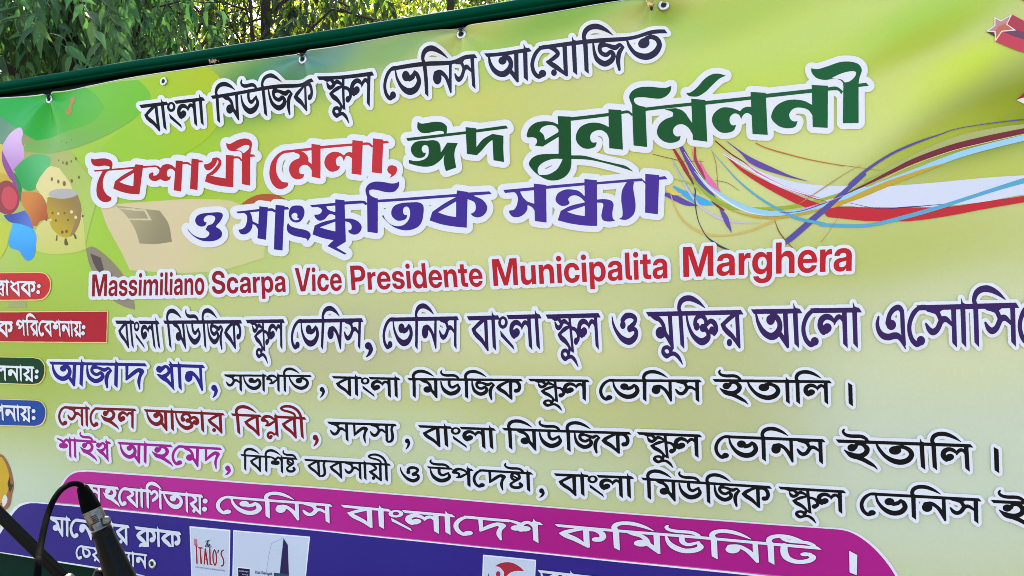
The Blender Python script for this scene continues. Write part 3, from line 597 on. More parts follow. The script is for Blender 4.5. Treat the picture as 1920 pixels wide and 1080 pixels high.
def put_latin(cv, text, A, B, cap, lean=(0, 0), font=None):
    """A, B: baseline ends in photo px; cap: capital height px at each end"""
    font = font or INTER
    W = sum(font[c][0] if c in font else 300 for c in text)
    A = np.array(A, float); B = np.array(B, float)
    if isinstance(cap, (int, float)): cap = (cap, cap)
    x = 0
    for c in text:
        if c not in font: x += 300; continue
        adv, cs = font[c]
        polys = []
        for ct in cs.split(';'):
            q = np.array([[float(v) for v in p.split(',')] for p in ct.split()])
            t = (q[:, 0] + x) / W
            k = (cap[0] + (cap[1] - cap[0]) * t) / 727.0
            ln = lean[0] + (lean[1] - lean[0]) * t
            polys.append(np.stack([A[0] + t * (B[0] - A[0]) + q[:, 1] * k * ln, A[1] + t * (B[1] - A[1]) - q[:, 1] * k], -1))
        cv.poly(polys)
        x += adv

def comma(cv, x, y, s, tx, ty):
    cv.ell(x, y, 0.11 * s, 0.12 * s)
    cv.stroke([(x + 0.03 * s, y + 0.01 * s, 0.09 * s), (x + 0.08 * s, y + 0.12 * s, 0.07 * s), ((x + tx) / 2 + 0.06 * s, (y + ty) / 2 + 0.08 * s, 0.05 * s), (tx, ty, 0.02 * s)])
# ------------------------------------------------------------------ the banner: sheet and print
banner = empty('banner', (BP[0], BP[1], BZ), BROT)
tag(banner, 'large lime green printed vinyl banner with Bengali and Italian lettering tied below the green rail', 'banner')

TOP = [(-330, 232), (0, 183.5), (60, 178.5), (82, 177.5), (92, 181), (101, 174), (160, 160.5), (300, 137), (387, 124), (480, 110.5), (535, 101.5), (560, 100.5), (568, 103), (577, 97),
       (670, 79), (778, 61.5), (832, 53.5), (858, 53), (865, 56), (874, 51), (1000, 30), (1190, 0), (1210, -4), (1221, -2), (1235, -8), (1600, -66), (2300, -182)]
TX = np.array([p[0] for p in TOP], float); TY = np.array([p[1] for p in TOP], float)
def ytop(x): return np.interp(x, TX, TY)
def ybot(x): return 1037 + 0.163 * x - 0.000004 * np.maximum(x, 0) ** 2

XS = [np.arange(-330, 2301, 8.0), TX] + [np.arange(t[0] - 75, t[0] + 75, 2.5) for t in TIES]
XS = np.unique(np.round(np.concatenate(XS), 1))
tt = np.unique(np.concatenate([np.arange(0, 0.105, 0.0026), np.linspace(0.105, 1, 130)]))
NT = len(tt) - 1
GX = np.repeat(XS[None], NT + 1, 0)
GY = ytop(XS)[None] + (ybot(XS) - ytop(XS))[None] * tt[:, None]
GP = pos(GX, GY, 0.0)
nx = len(XS)
gid = np.arange((NT + 1) * nx).reshape(NT + 1, nx)
gf = np.stack([gid[1:, :-1], gid[1:, 1:], gid[:-1, 1:], gid[:-1, :-1]], -1).reshape(-1, 4)

def sheet_material():
    """lime, olive and cream washes of the print, plus painted fold shading and sheen"""
    m = bpy.data.materials.new('printed_vinyl')
    m.use_nodes = True
    N = m.node_tree.nodes; L = m.node_tree.links
    b = N['Principled BSDF']
    b.inputs['Roughness'].default_value = 0.40
    b.inputs['Specular IOR Level'].default_value = 0.26
    tc = N.new('ShaderNodeTexCoord')
    base = N.new('ShaderNodeRGB'); base.outputs[0].default_value = (*ink((192, 202, 132)), 1)
    cur = base.outputs[0]
    # (px, py, half width, half height, tilt deg, colour, strength)
    W = [
     (1500, 560, 900, 160, 0, (190, 198, 140), .7),
     (1000, 640, 520, 120, 0, (203, 208, 154), .9),
     (1750, 860, 800, 420, 0, (197, 210, 188), 1.0),
     (1820, 640, 420, 170, -15, (206, 215, 174), .8),
     (900, 850, 900, 120, 4, (194, 207, 176), .7),
     (1330, 760, 300, 330, 18, (180, 184, 124), .65),  # soft fold shading painted in as a darker olive band
     (1020, 760, 260, 150, 10, (188, 192, 134), .6),
     (60, 940, 330, 190, 0, (196, 214, 190), 1.0),
     (200, 740, 420, 250, 0, (182, 200, 140), .8),
     (40, 640, 330, 230, 0, (160, 186, 66), 1.0),
     (620, 650, 330, 150, 0, (186, 186, 150), .7),
     (1000, 430, 700, 160, -4, (207, 212, 147), .9),
     (1150, 280, 560, 170, -8, (200, 204, 116), .9),
     (820, 210, 360, 130, -8, (196, 202, 104), .9),
     (300, 330, 500, 330, -10, (152, 198, 30), 1.0),
     (560, 290, 240, 160, -8, (182, 200, 82), .8),
     (470, 190, 170, 60, -10, (140, 178, 60), .7),
     (150, 420, 260, 220, 0, (160, 205, 60), .7),
     (510, 150, 230, 105, -8, (74, 138, 72), 1.0),
     (605, 95, 150, 60, -8, (104, 154, 150), .9),  # bluish gloss sheen on the vinyl, painted into the colour
     (740, 95, 150, 60, -8, (118, 166, 98), .8),
     (960, 90, 300, 90, -8, (170, 200, 96), .9),
     (1080, 20, 260, 60, -9, (122, 168, 60), .85),
     (1450, 120, 480, 170, -14, (188, 213, 92), 1.0),
     (1560, 50, 380, 60, -14, (188, 214, 116), .8),
     (1380, 20, 300, 70, -12, (160, 198, 74), .7),
     (1760, 30, 260, 70, -18, (158, 204, 72), .8),
     (1715, 84, 250, 46, -25, (166, 188, 44), .75),
     (1770, 148, 290, 70, -26, (195, 222, 62), .95),
     (1640, 200, 240, 90, -22, (202, 216, 118), .8),
     (1905, 205, 400, 135, -26, (132, 148, 0), 1.0),
     (1740, 272, 240, 60, -22, (166, 180, 44), .8),
     (1490, 300, 280, 90, -18, (206, 217, 136), .8),
     (1850, 335, 260, 60, -12, (182, 196, 84), .8),
     (1640, 470, 380, 90, -8, (180, 192, 96), .7),
     (1245, 28, 70, 40, 0, (128, 158, 20), .8),
     (1320, 40, 120, 60, 0, (172, 200, 96), .6),
    ]
    for (px, py, rx, ry, tilt, rgb, st) in W:
        u, v = suw(px, py); u2, _ = suw(px + 50, py); _, v2 = suw(px, py + 50)
        ku = abs(float(u2 - u)) / 50; kv = abs(float(v2 - v)) / 50
        mp = N.new('ShaderNodeMapping'); mp.vector_type = 'TEXTURE'
        mp.inputs['Location'].default_value = (float(u), 0, float(v))
        mp.inputs['Rotation'].default_value = (0, R(tilt), 0)
        mp.inputs['Scale'].default_value = (rx * ku, 1000.0, ry * kv)
        L.new(tc.outputs['Object'], mp.inputs['Vector'])
        ln = N.new('ShaderNodeVectorMath'); ln.operation = 'LENGTH'
        L.new(mp.outputs['Vector'], ln.inputs[0])
        mr = N.new('ShaderNodeMapRange'); mr.interpolation_type = 'SMOOTHSTEP'
        mr.inputs['From Min'].default_value = 1.0; mr.inputs['From Max'].default_value = 0.15
        mr.inputs['To Max'].default_value = st
        L.new(ln.outputs['Value'], mr.inputs['Value'])
        mx = N.new('ShaderNodeMix'); mx.data_type = 'RGBA'
        L.new(mr.outputs['Result'], mx.inputs['Factor'])
        L.new(cur, mx.inputs['A'])
        mx.inputs['B'].default_value = (*[v * k for v, k in zip(ink(rgb), (1.0, 1.0, 1.0))], 1)
        cur = mx.outputs['Result']
    gr = N.new('ShaderNodeTexNoise'); gr.inputs['Scale'].default_value = 170; gr.inputs['Detail'].default_value = 5
    L.new(tc.outputs['Object'], gr.inputs['Vector'])
    gm = N.new('ShaderNodeMapRange'); gm.inputs['From Min'].default_value = 0.25; gm.inputs['From Max'].default_value = 0.75
    gm.inputs['To Min'].default_value = 0.975; gm.inputs['To Max'].default_value = 1.02
    L.new(gr.outputs['Fac'], gm.inputs['Value'])
    vm = N.new('ShaderNodeVectorMath'); vm.operation = 'SCALE'
    L.new(cur, vm.inputs[0]); L.new(gm.outputs['Result'], vm.inputs['Scale'])
    L.new(vm.outputs['Vector'], b.inputs['Base Color'])
    nz = N.new('ShaderNodeTexNoise'); nz.inputs['Scale'].default_value = 260
    L.new(tc.outputs['Object'], nz.inputs['Vector'])
    bp = N.new('ShaderNodeBump'); bp.inputs['Strength'].default_value = 0.06; bp.inputs['Distance'].default_value = 0.001
    L.new(nz.outputs['Fac'], bp.inputs['Height']); L.new(bp.outputs['Normal'], b.inputs['Normal'])
    return m
sheet = link_mesh('vinyl_sheet', GP.reshape(-1, 3), gf.tolist(), sheet_material(), banner, True)
link_mesh('sheet_backing', (GP + np.array([0, 0.003, 0])).reshape(-1, 3), gf[:, ::-1].tolist(), mat('white_vinyl_back', (0.7, 0.7, 0.68), 0.5), banner, True)
# pale cut edge along the top
hv = []; hf = []
for i, x in enumerate(XS):
    y = float(ytop(x))
    for dy, off in ((-0.8, 0.0008), (0.5, 0.0014)):
        hv.append(pos(x, y + dy, off))
    if i: hf.append((2 * i - 2, 2 * i - 1, 2 * i + 1, 2 * i))
link_mesh('hem_edge', hv, hf, mat('vinyl_cut_edge', (0.75, 0.78, 0.66), 0.5), banner)

# ---- printed background pictures
poly_print('leaf_print', '-90,565! 240,508 480,490 540,540 590,605! 520,690 380,745 200,790! 90,720 -90,600!', ((60, 185), (24, 170, 58), (185, 225), (96, 184, 52)), banner, 3)
poly_print('leaf_print', '480,490! 640,462 780,450! 845,520 850,560! 780,650 620,750 430,835 250,862 130,850! 160,800 200,790! 380,745 520,690 590,605! 540,540', ((120, 170), (112, 190, 34), (90, 275), (120, 176, 84)), banner, 3)
poly_print('leaf_print', '-90,590! 90,720 200,790! 150,810 120,850! 60,880 -90,800!', ((10, 225), (92, 142, 116), (60, 285), (150, 158, 100)), banner, 3)
poly_print('leaf_print', '780,450! 980,405 1160,372! 1225,420 1255,480 1265,560 1240,680 1140,800 960,900 740,930 560,880 640,760! 780,650 850,560! 845,520', ((400, 130), (170, 194, 4), (260, 300), (148, 200, 40)), banner, 3)
poly_print('shape_print', '120,850! 250,862 400,850! 520,1010 560,1080! 500,1300 480,1400! 250,1395 60,1300 160,1000', ((50, 290), (166, 172, 96), (140, 440), (172, 202, 92)), banner, 3)
poly_print('owl_print', '570,90! 640,70 900,50 1150,40 1350,70 1480,250 1490,370! 1250,440 1000,455 730,440! 680,330 610,200', ((330, 430), (212, 200, 158), (440, 500), (200, 204, 138)), banner, 3, 0, 360)
poly_print('owl_print', '650,75! 780,92 900,105! 950,180 968,280! 880,292 785,290! 760,210 710,130', ((225, 390), (176, 166, 128), (320, 440), (142, 136, 104)), banner, 3, 0, 360)
poly_print('owl_print', '660,92! 760,92! 765,98! 820,98! 855,160! 720,158! 712,150! 835,150! 812,106! 760,106!', (205, 200, 165), banner, 3, 0, 360)
poly_print('owl_print', '485,320! 530,310 620,380 700,480 750,600 760,662! 690,640 630,600 560,500 510,420', (140, 132, 112), banner, 3, 0, 360)
poly_print('owl_print', '510,345! 570,370! 590,452! 556,452! 528,400!', (84, 74, 66), banner, 3, 0, 360)
poly_print('shape_print', '670,255! 760,190 860,150 960,140 1080,155 1170,200! 1100,260 800,290!', (176, 82, 24), banner, 6, 340, 340)
poly_print('shape_print', '45,650! 60,605 100,590 140,610 155,650!', (160, 170, 110), banner, 3, 0, 360)
# pinwheel
K = dict(sc=3.175, ox=0, oy=180)
poly_print('pinwheel_print', '-60,290! 20,290 40,340 60,420 40,480 0,470 -60,480!', (206, 190, 70), banner, **K)
poly_print('pinwheel_print', '20,290! 60,230 110,195 140,195 152,225 140,270 150,320 145,375 110,410 80,452! 50,390 25,330', ((42, 250), (216, 184, 234), (20, 320), (184, 140, 210)), banner, **K)
poly_print('pinwheel_print', '15,320! 50,390 80,450 105,520! 112,575 80,520 40,450 18,390', (140, 56, 150), banner, **K)
poly_print('pinwheel_print', '90,440! 130,395 180,355 230,345 285,360 295,400 270,450 230,490 215,550 170,565 130,540 110,490', ((80, 300), (88, 186, 112), (40, 345), (32, 160, 70)), banner, **K)
poly_print('pinwheel_print', '85,448! 110,490 130,545 125,640! 112,560 95,500', (10, 128, 58), banner, **K)
poly_print('pot_print', '240,480! 290,420 355,430! 415,510 440,570 490,700 515,912! 430,935 300,940 215,922! 210,800 300,690 240,580 215,540', ((100, 340), (224, 214, 146), (110, 478), (200, 206, 108)), banner, **K)
poly_print('pinwheel_print', '130,570! 200,570 250,590 280,650 300,690 290,730 240,745 215,775 180,760 160,690 130,640', ((88, 420), (172, 84, 26), (45, 380), (206, 130, 40)), banner, **K)
poly_print('pinwheel_print', '-60,460! 0,458 40,470 85,515! 30,510 0,530 -60,560!', (198, 170, 24), banner, **K)
poly_print('pinwheel_print', '-40,560 0,520 55,505 100,550 117,605 105,665 55,705 0,690 -40,650', (146, 44, 56), banner, **K)
poly_print('pinwheel_print', '12,605 25,555 60,540 95,570 105,610 90,660 55,678 22,650', (200, 62, 72), banner, **K)
poly_print('pinwheel_print', '20,710! 85,700 150,680! 178,730 200,792! 110,765 50,745', ((15, 405), (44, 66, 170), (60, 420), (84, 116, 206)), banner, **K)
poly_print('pinwheel_print', '-60,740! 0,735 40,755 75,760! 50,850 40,900 0,970 -60,990!', (188, 202, 50), banner, **K)
poly_print('pinwheel_print', '75,755! 130,765 190,790 215,830 210,900 195,960 160,980 130,950 110,920 60,900 50,850', ((50, 425), (60, 176, 244), (45, 485), (44, 150, 236)), banner, **K)
# pot with legs
poly_print('pot_print', '285,600! 375,612 465,590! 485,660 480,740 450,810 410,840 360,835 310,790 290,730 280,670', ((104, 440), (188, 166, 6), (140, 372), (152, 122, 56)), banner, **K)
poly_print('pot_print', '440,605! 465,590! 485,660 480,740 450,810 415,838! 450,740 455,660', (150, 122, 72), banner, **K)
poly_print('pot_print', '290,585 320,560 380,553 440,560 467,580 440,600 380,612 320,606', (178, 178, 178), banner, **K)
poly_print('pot_print', '335,828! 342,828! 340,862! 328,860! 333,845', (96, 76, 40), banner, **K)
poly_print('pot_print', '385,848! 396,848! 408,885! 392,892! 383,878', (96, 76, 40), banner, **K)
poly_print('pot_print', '436,822! 446,818! 460,848! 448,852!', (96, 76, 40), banner, **K)
c = Canvas(85, 375, 160, 440, 3)
for (x, y, r) in ((313, 697, 6), (384, 697, 6), (332, 741, 6), (406, 738, 6), (370, 810, 8), (396, 806, 8), (276, 738, 6), (494, 715, 6)): c.ell(x / 3.175, 180 + y / 3.175, r / 3.175, r * 1.3 / 3.175)
c.mesh('pot_print', (112, 84, 30), banner)
c = Canvas(85, 375, 160, 440, 3)
for (x, y, r) in ((426, 690, 9), (452, 722, 9), (347, 700, 7), (300, 738, 7)): c.ell(x / 3.175, 180 + y / 3.175, r / 3.175, r * 1.1 / 3.175)
c.mesh('pot_print', (224, 216, 170), banner)
c = Canvas(90, 250, 160, 350, 3)
for (x, y, r) in ((310, 495, 9), (350, 510, 9), (386, 522, 12), (431, 506, 9), (474, 485, 8), (350, 384, 5), (379, 398, 6), (402, 402, 9), (431, 391, 6), (458, 375, 7), (372, 272, 3), (405, 280, 4), (438, 264, 3)):
    c.ell(x / 3.175, 180 + y / 3.175, r * .8 / 3.175, r * 1.3 / 3.175)
c.mesh('dot_print', (118, 108, 52), banner)
poly_print('peanut_print', '405,0! 430,0! 432,30 424,55 435,85 430,110 415,116 405,100 408,70 412,50 405,25', (176, 138, 70), banner, **K)
# plate of rice at the left edge
poly_print('plate_print', '-60,390! 0,395 25,415 55,470 78,565 70,620 55,690 0,722 -60,735!', (150, 96, 60), banner, 3, 0, 720)
poly_print('plate_print', '-60,400! 0,410 20,430 45,490 52,560 40,620 20,660 0,672 -60,690!', (202, 168, 24), banner, 3, 0, 720)
poly_print('plate_print', '14,650! 28,622 44,640 40,670 20,690', (225, 225, 230), banner, 3, 0, 720)
poly_print('plate_print', '42,560! 55,520 60,560 78,566! 58,612!', (40, 28, 20), banner, 3, 0, 720)

# ---- ribbons
def ribbon(rgb, *segs):
    P = []
    for (sc, ox, oy, txt) in segs:
        for t in txt.split():
            a, b, d = [float(v) for v in t.split(',')]
            P.append((a / sc + ox, b / sc + oy, d / sc / 2))
    P = np.array(P)
    c = Canvas(P[:, 0].min() - 12, P[:, 1].min() - 12, P[:, 0].max() + 12, P[:, 1].max() + 12)
    c.stroke(P)
    return c.mesh('ribbon_print', rgb, banner)
Q = (4.155, 1220, 220); Z = (4.5, 1560, 200)
q1 = spoly('520,240! 620,300 760,370 900,440 1100,500 1300,530 1520,540 1662,540! 1662,690! 1500,690 1350,650 1200,615 1000,545 850,465 700,365', *Q)
q2 = spoly('-40,668! 150,672 300,680 550,665 900,638 1300,600 1620,580 2000,560! 2000,690! 1620,742 1300,800 1000,835 700,860 400,868 200,845 -40,800!', *Z)
c = Canvas(1300, 250, 2010, 420); c.poly(q1); c.poly(q2)
c.mesh('ribbon_print', (208, 217, 240), banner)
ribbon((168, 176, 110), (*Z, '300,640,60 600,480,60 1000,300,60 1300,225,60 1620,175,50 2000,150,50'))
ribbon((186, 120, 44), (*Q, '820,202,8 900,240,11 1050,285,11 1250,335,9 1500,380,7'), (*Z, '0,485,5 300,525,4 460,548,2'))
ribbon((160, 40, 48), (*Q, '175,240,18 240,350,30 285,430,26 335,520,10'))
ribbon((226, 112, 172), (*Q, '380,330,4 425,440,30 480,520,46 530,580,24 545,600,4'))
ribbon((170, 50, 84), (*Q, '345,240,16 350,330,22 390,410,26 425,480,8'))
ribbon((94, 64, 160), (*Q, '235,230,30 320,390,46 380,480,56 440,560,40 505,625,6'))
ribbon((70, 168, 226), (*Q, '180,540,16 260,590,40 360,640,64 440,665,40 485,682,6'))
ribbon((92, 70, 162), (*Q, '120,600,30 200,632,46 280,668,38 360,688,8'))
ribbon((230, 200, 90), (*Q, '135,560,30 180,590,30 240,600,8'))
ribbon((150, 176, 40), (*Q, '300,440,4 400,560,24 500,640,32 620,700,32 760,712,22 950,712,24 1150,690,28 1350,640,26 1500,590,22 1662,525,20'), (*Z, '300,620,14 470,545,4'))
ribbon((190, 32, 44), (*Q, '575,290,3 700,400,24 850,495,42 1000,575,56 1160,650,64 1300,700,60 1450,745,72'), (*Z, '0,890,92 400,912,124 700,905,112 1000,880,76 1300,830,62 1620,780,54 2000,720,50'))
ribbon((112, 22, 44), (*Q, '505,185,9 620,280,9 720,345,7 870,460,7 1050,550,7 1250,625,5 1380,660,2'))
ribbon((216, 122, 192), (*Q, '720,350,3 850,440,12 1000,525,16 1150,585,16 1320,630,4'))
ribbon((98, 70, 164), (*Q, '590,185,3 700,270,14 780,335,42 880,385,46 1000,432,30 1100,468,15 1230,502,2'))
ribbon((60, 48, 120), (*Z, '150,815,3 400,862,6 600,850,10 800,835,6 1000,815,2'))
ribbon((152, 205, 236), (*Q, '340,420,4 440,530,24 520,592,36 640,668,46 760,718,46 900,748,46 1050,748,32 1250,712,28 1450,662,34'), (*Z, '0,812,38 300,700,44 700,550,50 1100,400,50 1620,265,50 2000,190,50'))
ribbon((190, 162, 48), (*Q, '600,715,5 760,765,14 950,785,18 1150,760,18 1300,722,14 1500,652,18'), (*Z, '0,848,20 250,745,46 500,640,46 800,530,26 960,478,4'))
ribbon((206, 182, 96), (*Q, '150,580,4 190,700,10 260,810,16 400,900,22 560,922,12 750,890,16 900,832,18 985,795,8'))
ribbon((196, 190, 220), (*Q, '170,350,5 270,530,14 340,640,16 420,720,18 550,792,16 700,822,10 860,825,3'))
ribbon((60, 54, 92), (*Q, '250,400,3 340,540,9 345,650,10 370,800,6 430,920,8 500,980,16 560,1015,16 615,1032,2'))
ribbon((96, 74, 164), (*Q, '540,710,12 580,780,40 605,840,30 632,900,2'))
ribbon((130, 34, 40), (*Q, '470,650,4 520,690,18 570,722,12'))
ribbon((84, 74, 158), (*Q, '1018,985,30 1070,960,44 1150,895,46 1280,780,46 1400,680,40 1500,590,36 1662,445,30'), (*Z, '150,660,28 300,530,24 500,400,20 700,310,18 900,240,10 1100,180,6 1620,110,9 2000,95,8'))
ribbon((84, 166, 206), (*Q, '470,255,3 560,360,6 700,510,12 850,630,16 1000,720,18 1150,790,24 1350,832,24'), (*Z, '-100,995,28 0,1002,28 300,1002,28 600,935,34 900,850,34 1150,770,30 1400,690,34 1620,625,44 2000,520,50'))
ribbon((114, 30, 46), (*Z, '90,748,3 280,660,16 500,550,30 700,455,42 1000,350,50 1300,275,50 1620,205,42 2000,130,42'))
ribbon((232, 228, 240), (*Q, '260,270,3 360,420,8 470,560,12 600,660,14 760,740,8 900,765,3'))
ribbon((226, 196, 110), (*Q, '505,200,3 640,305,4 760,400,4 900,490,3'))
ribbon((236, 230, 244), (*Q, '560,285,6 720,380,10 900,480,12 1080,560,10 1240,610,4'))
ribbon((90, 70, 130), (*Q, '1000,745,3 1150,735,6 1300,690,8 1450,630,8 1600,565,6 1662,540,4'))
ribbon((226, 150, 200), (*Q, '1150,725,3 1300,680,5 1400,650,6 1500,610,3'))
ribbon((160, 190, 60), (*Q, '180,480,4 260,500,12 330,530,14 400,600,4'))
ribbon((230, 140, 60), (*Q, '320,245,4 330,300,5 338,350,3'))
ribbon((120, 170, 200), (*Q, '150,290,2 220,420,4 300,560,4 380,680,3'))
ribbon((250, 214, 150), (*Z, '300,690,3 500,578,5 700,487,5 1000,380,5 1300,306,5 1620,235,5 2000,158,5'))
ribbon((138, 88, 44), (*Q, '20,290,5 150,320,5 260,342,4 450,342,2'))
ribbon((138, 88, 44), (*Q, '965,800,3 1000,890,9 1060,970,8 1115,1025,4'))
ribbon((150, 130, 60), (*Q, '480,270,3 508,360,5 522,520,5 525,545,3'))
ribbon((130, 120, 70), (*Q, '500,490,3 600,512,5 690,572,3'))
ribbon((176, 150, 84), (*Q, '1150,680,3 1350,550,10 1500,450,5 1640,370,3'))
ribbon((150, 130, 70), (*Q, '1325,975,4 1380,905,3 1455,790,3'))

# ---- stars at the right edge
G = dict(sc=4.909, ox=1800, oy=0)
poly_print('star_print', '475,135! 530,165 640,225! 640,330! 520,285! 432,225!', (172, 62, 78), banner, **G)
poly_print('star_print', '390,300! 520,283! 640,310! 640,390! 520,345!', (108, 70, 92), banner, **G)
poly_print('star_print', '325,385! 390,297! 500,340 640,385! 640,505! 480,452', (192, 66, 86), banner, **G)
poly_print('star_print', '235,292! 318,300! 318,338!', (70, 60, 40), banner, **G)
poly_print('star_print', '235,292! 315,235! 315,158! 375,190! 478,135! 432,225! 515,283! 385,295! 325,385! 315,300!', (232, 222, 226), banner, **G)
poly_print('star_print', '262,285! 325,240! 325,174! 375,201! 460,152! 422,228! 486,275! 380,286! 331,356! 325,290!', (186, 138, 142), banner, **G)
poly_print('star_print', '331,356! 325,290! 350,250 422,215! 422,228! 486,275! 380,286!', (192, 108, 84), banner, **G)
poly_print('star_print', '520,930! 600,855! 660,830! 660,1000! 590,962!', (222, 214, 220), banner, **G)
poly_print('star_print', '520,922! 600,845! 660,800! 660,880! 590,900!', (150, 22, 34), banner, **G)
poly_print('star_print', '560,0! 640,30! 640,-40! 580,-40!', (120, 50, 40), banner, **G)

# ---- bands and label pills
GLOSS[:] = [0.45, 0.18]
poly_print('blue_band', '-20,1030! 5,985 30,950 50,941 70,940! 640,997! 1280,1062! 2300,1172! 2300,1215! 1600,1288! 253,1077! 0,1036! -20,1034!', (236, 236, 244), banner, res=1)
poly_print('blue_band', '-20,1037! 10,988 34,954 54,944 72,943! 640,1000! 1280,1066! 2300,1170! 2300,1300! 1000,1300! 253,1073.5! 0,1034.5! -20,1034!', (44, 32, 132), banner, res=1)
band = '104,942! 122,903 140,887 166,884! 640,919! 1280,972! 1540,990! 1590,996 1630,1020 1665,1058 1690,1100! 1280,1062! 640,997!'
poly_print('magenta_band', '100,942! 119,901 138,884.5 166,880.5! 640,916! 1280,969! 1540,987! 1592,993 1634,1017 1670,1056 1697,1102! 1280,1063! 640,998!', (240, 222, 238), banner, res=2)
poly_print('magenta_band', band, ((300, 960), (182, 34, 146), (1300, 1000), (170, 18, 132)), banner, res=2)
c = Canvas(98, 930, 1700, 1110, 2)
c.stroke([(106, 942, .7), (640, 997, .8), (1280, 1062, .9), (1660, 1098, .9)])
c.mesh('magenta_band', (206, 90, 176), banner)

GLOSS[:] = [0.5, 0.13]
def pill(name, edge, body, rgb):
    poly_print(name, edge, (226, 206, 130), banner, 3.6, 0, 500)
    poly_print(name, body, rgb, banner, 3.6, 0, 500)
pill('label_pill', '-120,42! 0,39! 250,36! 310,44 345,84 351,130 340,178 300,220 255,229! 0,231! -120,230!', '-120,48! 0,45! 250,42! 306,50 338,88 344,130 332,174 296,212 252,222! 0,224! -120,224!', (196, 50, 54))
pill('label_pill', '-180,311! 0,302! 733,298! 731,516! 0,511! -180,508!', '-180,317! 0,309! 727,304! 725,509! 0,504! -180,500!', (172, 30, 46))
pill('label_pill', '-120,606! 0,606! 225,611! 275,622 303,660 309,705 300,755 272,790 225,799! 0,790! -120,786!', '-120,611! 0,612! 225,616! 270,628 297,664 302,705 293,750 268,783 225,792! 0,784! -120,780!', (8, 62, 34))
pill('label_pill', '-120,886! 0,890! 245,897! 285,908 312,945 318,985 310,1035 288,1068 245,1082! 0,1074! -120,1070!', '-120,892! 0,896! 245,903! 281,914 306,948 312,985 303,1030 282,1060 245,1074! 0,1068! -120,1064!', (30, 74, 160))

# ---- logo panels
T = dict(sc=6.857, ox=340, oy=960)
poly_print('logo_panel', '115,178! 642,226! 618,960! 133,960!', (240, 243, 248), banner, **T)
poly_print('logo_panel', '128,200! 628,246! 606,960! 146,960!', (198, 211, 232), banner, **T)
poly_print('logo_panel', '680,228! 1657,316! 1602,960! 655,960!', (240, 243, 248), banner, **T)
poly_print('logo_panel', '692,246! 1642,332! 1588,960! 668,960!', (198, 211, 232), banner, **T)
U = dict(sc=8, ox=880, oy=1030)
poly_print('logo_panel', '210,76! 1002,156! 985,520! 192,520!', (240, 243, 248), banner, **U)
poly_print('logo_panel', '226,98! 985,174! 970,520! 210,520!', (200, 212, 234), banner, **U)
poly_print('sail_logo', '375,258! 450,205 560,180 660,195 770,255 842,338! 720,332 620,358 545,430! 500,430! 505,340 465,285 430,266', (228, 218, 232), banner, 8, 880, 1030, 4)
poly_print('sail_logo', '388,254! 450,212 560,190 660,205 760,260 828,328! 720,322 620,348 540,420! 520,420! 520,340 475,282 435,258', (172, 44, 66), banner, 8, 880, 1030, 4)
c = Canvas(920, 1062, 950, 1090, 4); c.ell(880 + 435 / 8, 1030 + 368 / 8, 4.2, 5.2); c.mesh('sail_logo', (166, 44, 84), banner)
poly_print('sail_logo', '275,400! 300,345! 296,400!', (60, 80, 60), banner, 8, 880, 1030, 4)
# tower logo
poly_print('tower_logo', '1095,790! 1130,560! 1165,400! 1315,328! 1278,790!', (140, 156, 182), banner, 6.857, 340, 960, 4)
poly_print('tower_logo', '1101,790! 1136,562! 1170,405! 1312,335! 1274,790!', (196, 210, 230), banner, 6.857, 340, 960, 4)
c = Canvas(495, 1005, 540, 1080, 4)
for k in range(7):
    y = 440 + 50 * k
    c.stroke([(340 + (1165 - k * 9) / 6.857, 960 + (y + 14) / 6.857, .18), (340 + (1305 - k * 4) / 6.857, 960 + (y - 20) / 6.857, .18)])
c.mesh('tower_logo', (164, 178, 202), banner)
poly_print('tower_logo', '1320,333! 1376,420! 1398,860! 1276,800!', (46, 32, 84), banner, 6.857, 340, 960, 4)
poly_print('tower_logo', '1200,775! 1395,795! 1396,960! 1200,960!', (44, 74, 104), banner, 6.857, 340, 960, 4)
poly_print('tower_logo', '722,702! 897,718! 892,980! 724,980!', (226, 232, 240), banner, 6.857, 340, 960, 4)
poly_print('tower_logo', '735,716! 887,731! 884,980! 737,980!', (28, 20, 66), banner, 6.857, 340, 960, 4)
# ------------------------------------------------------------------ lettering
HALO = (222, 229, 241)
BLACK = (8, 7, 12)
WORDS = []      # collected (canvas, ink colour, halo radius, label)
def line(x0, y0, x1, y1, rgb, rad, label, res=2):
    c = Canvas(x0, y0, x1, y1, res)
    WORDS.append((c, rgb, rad, label))
    return c

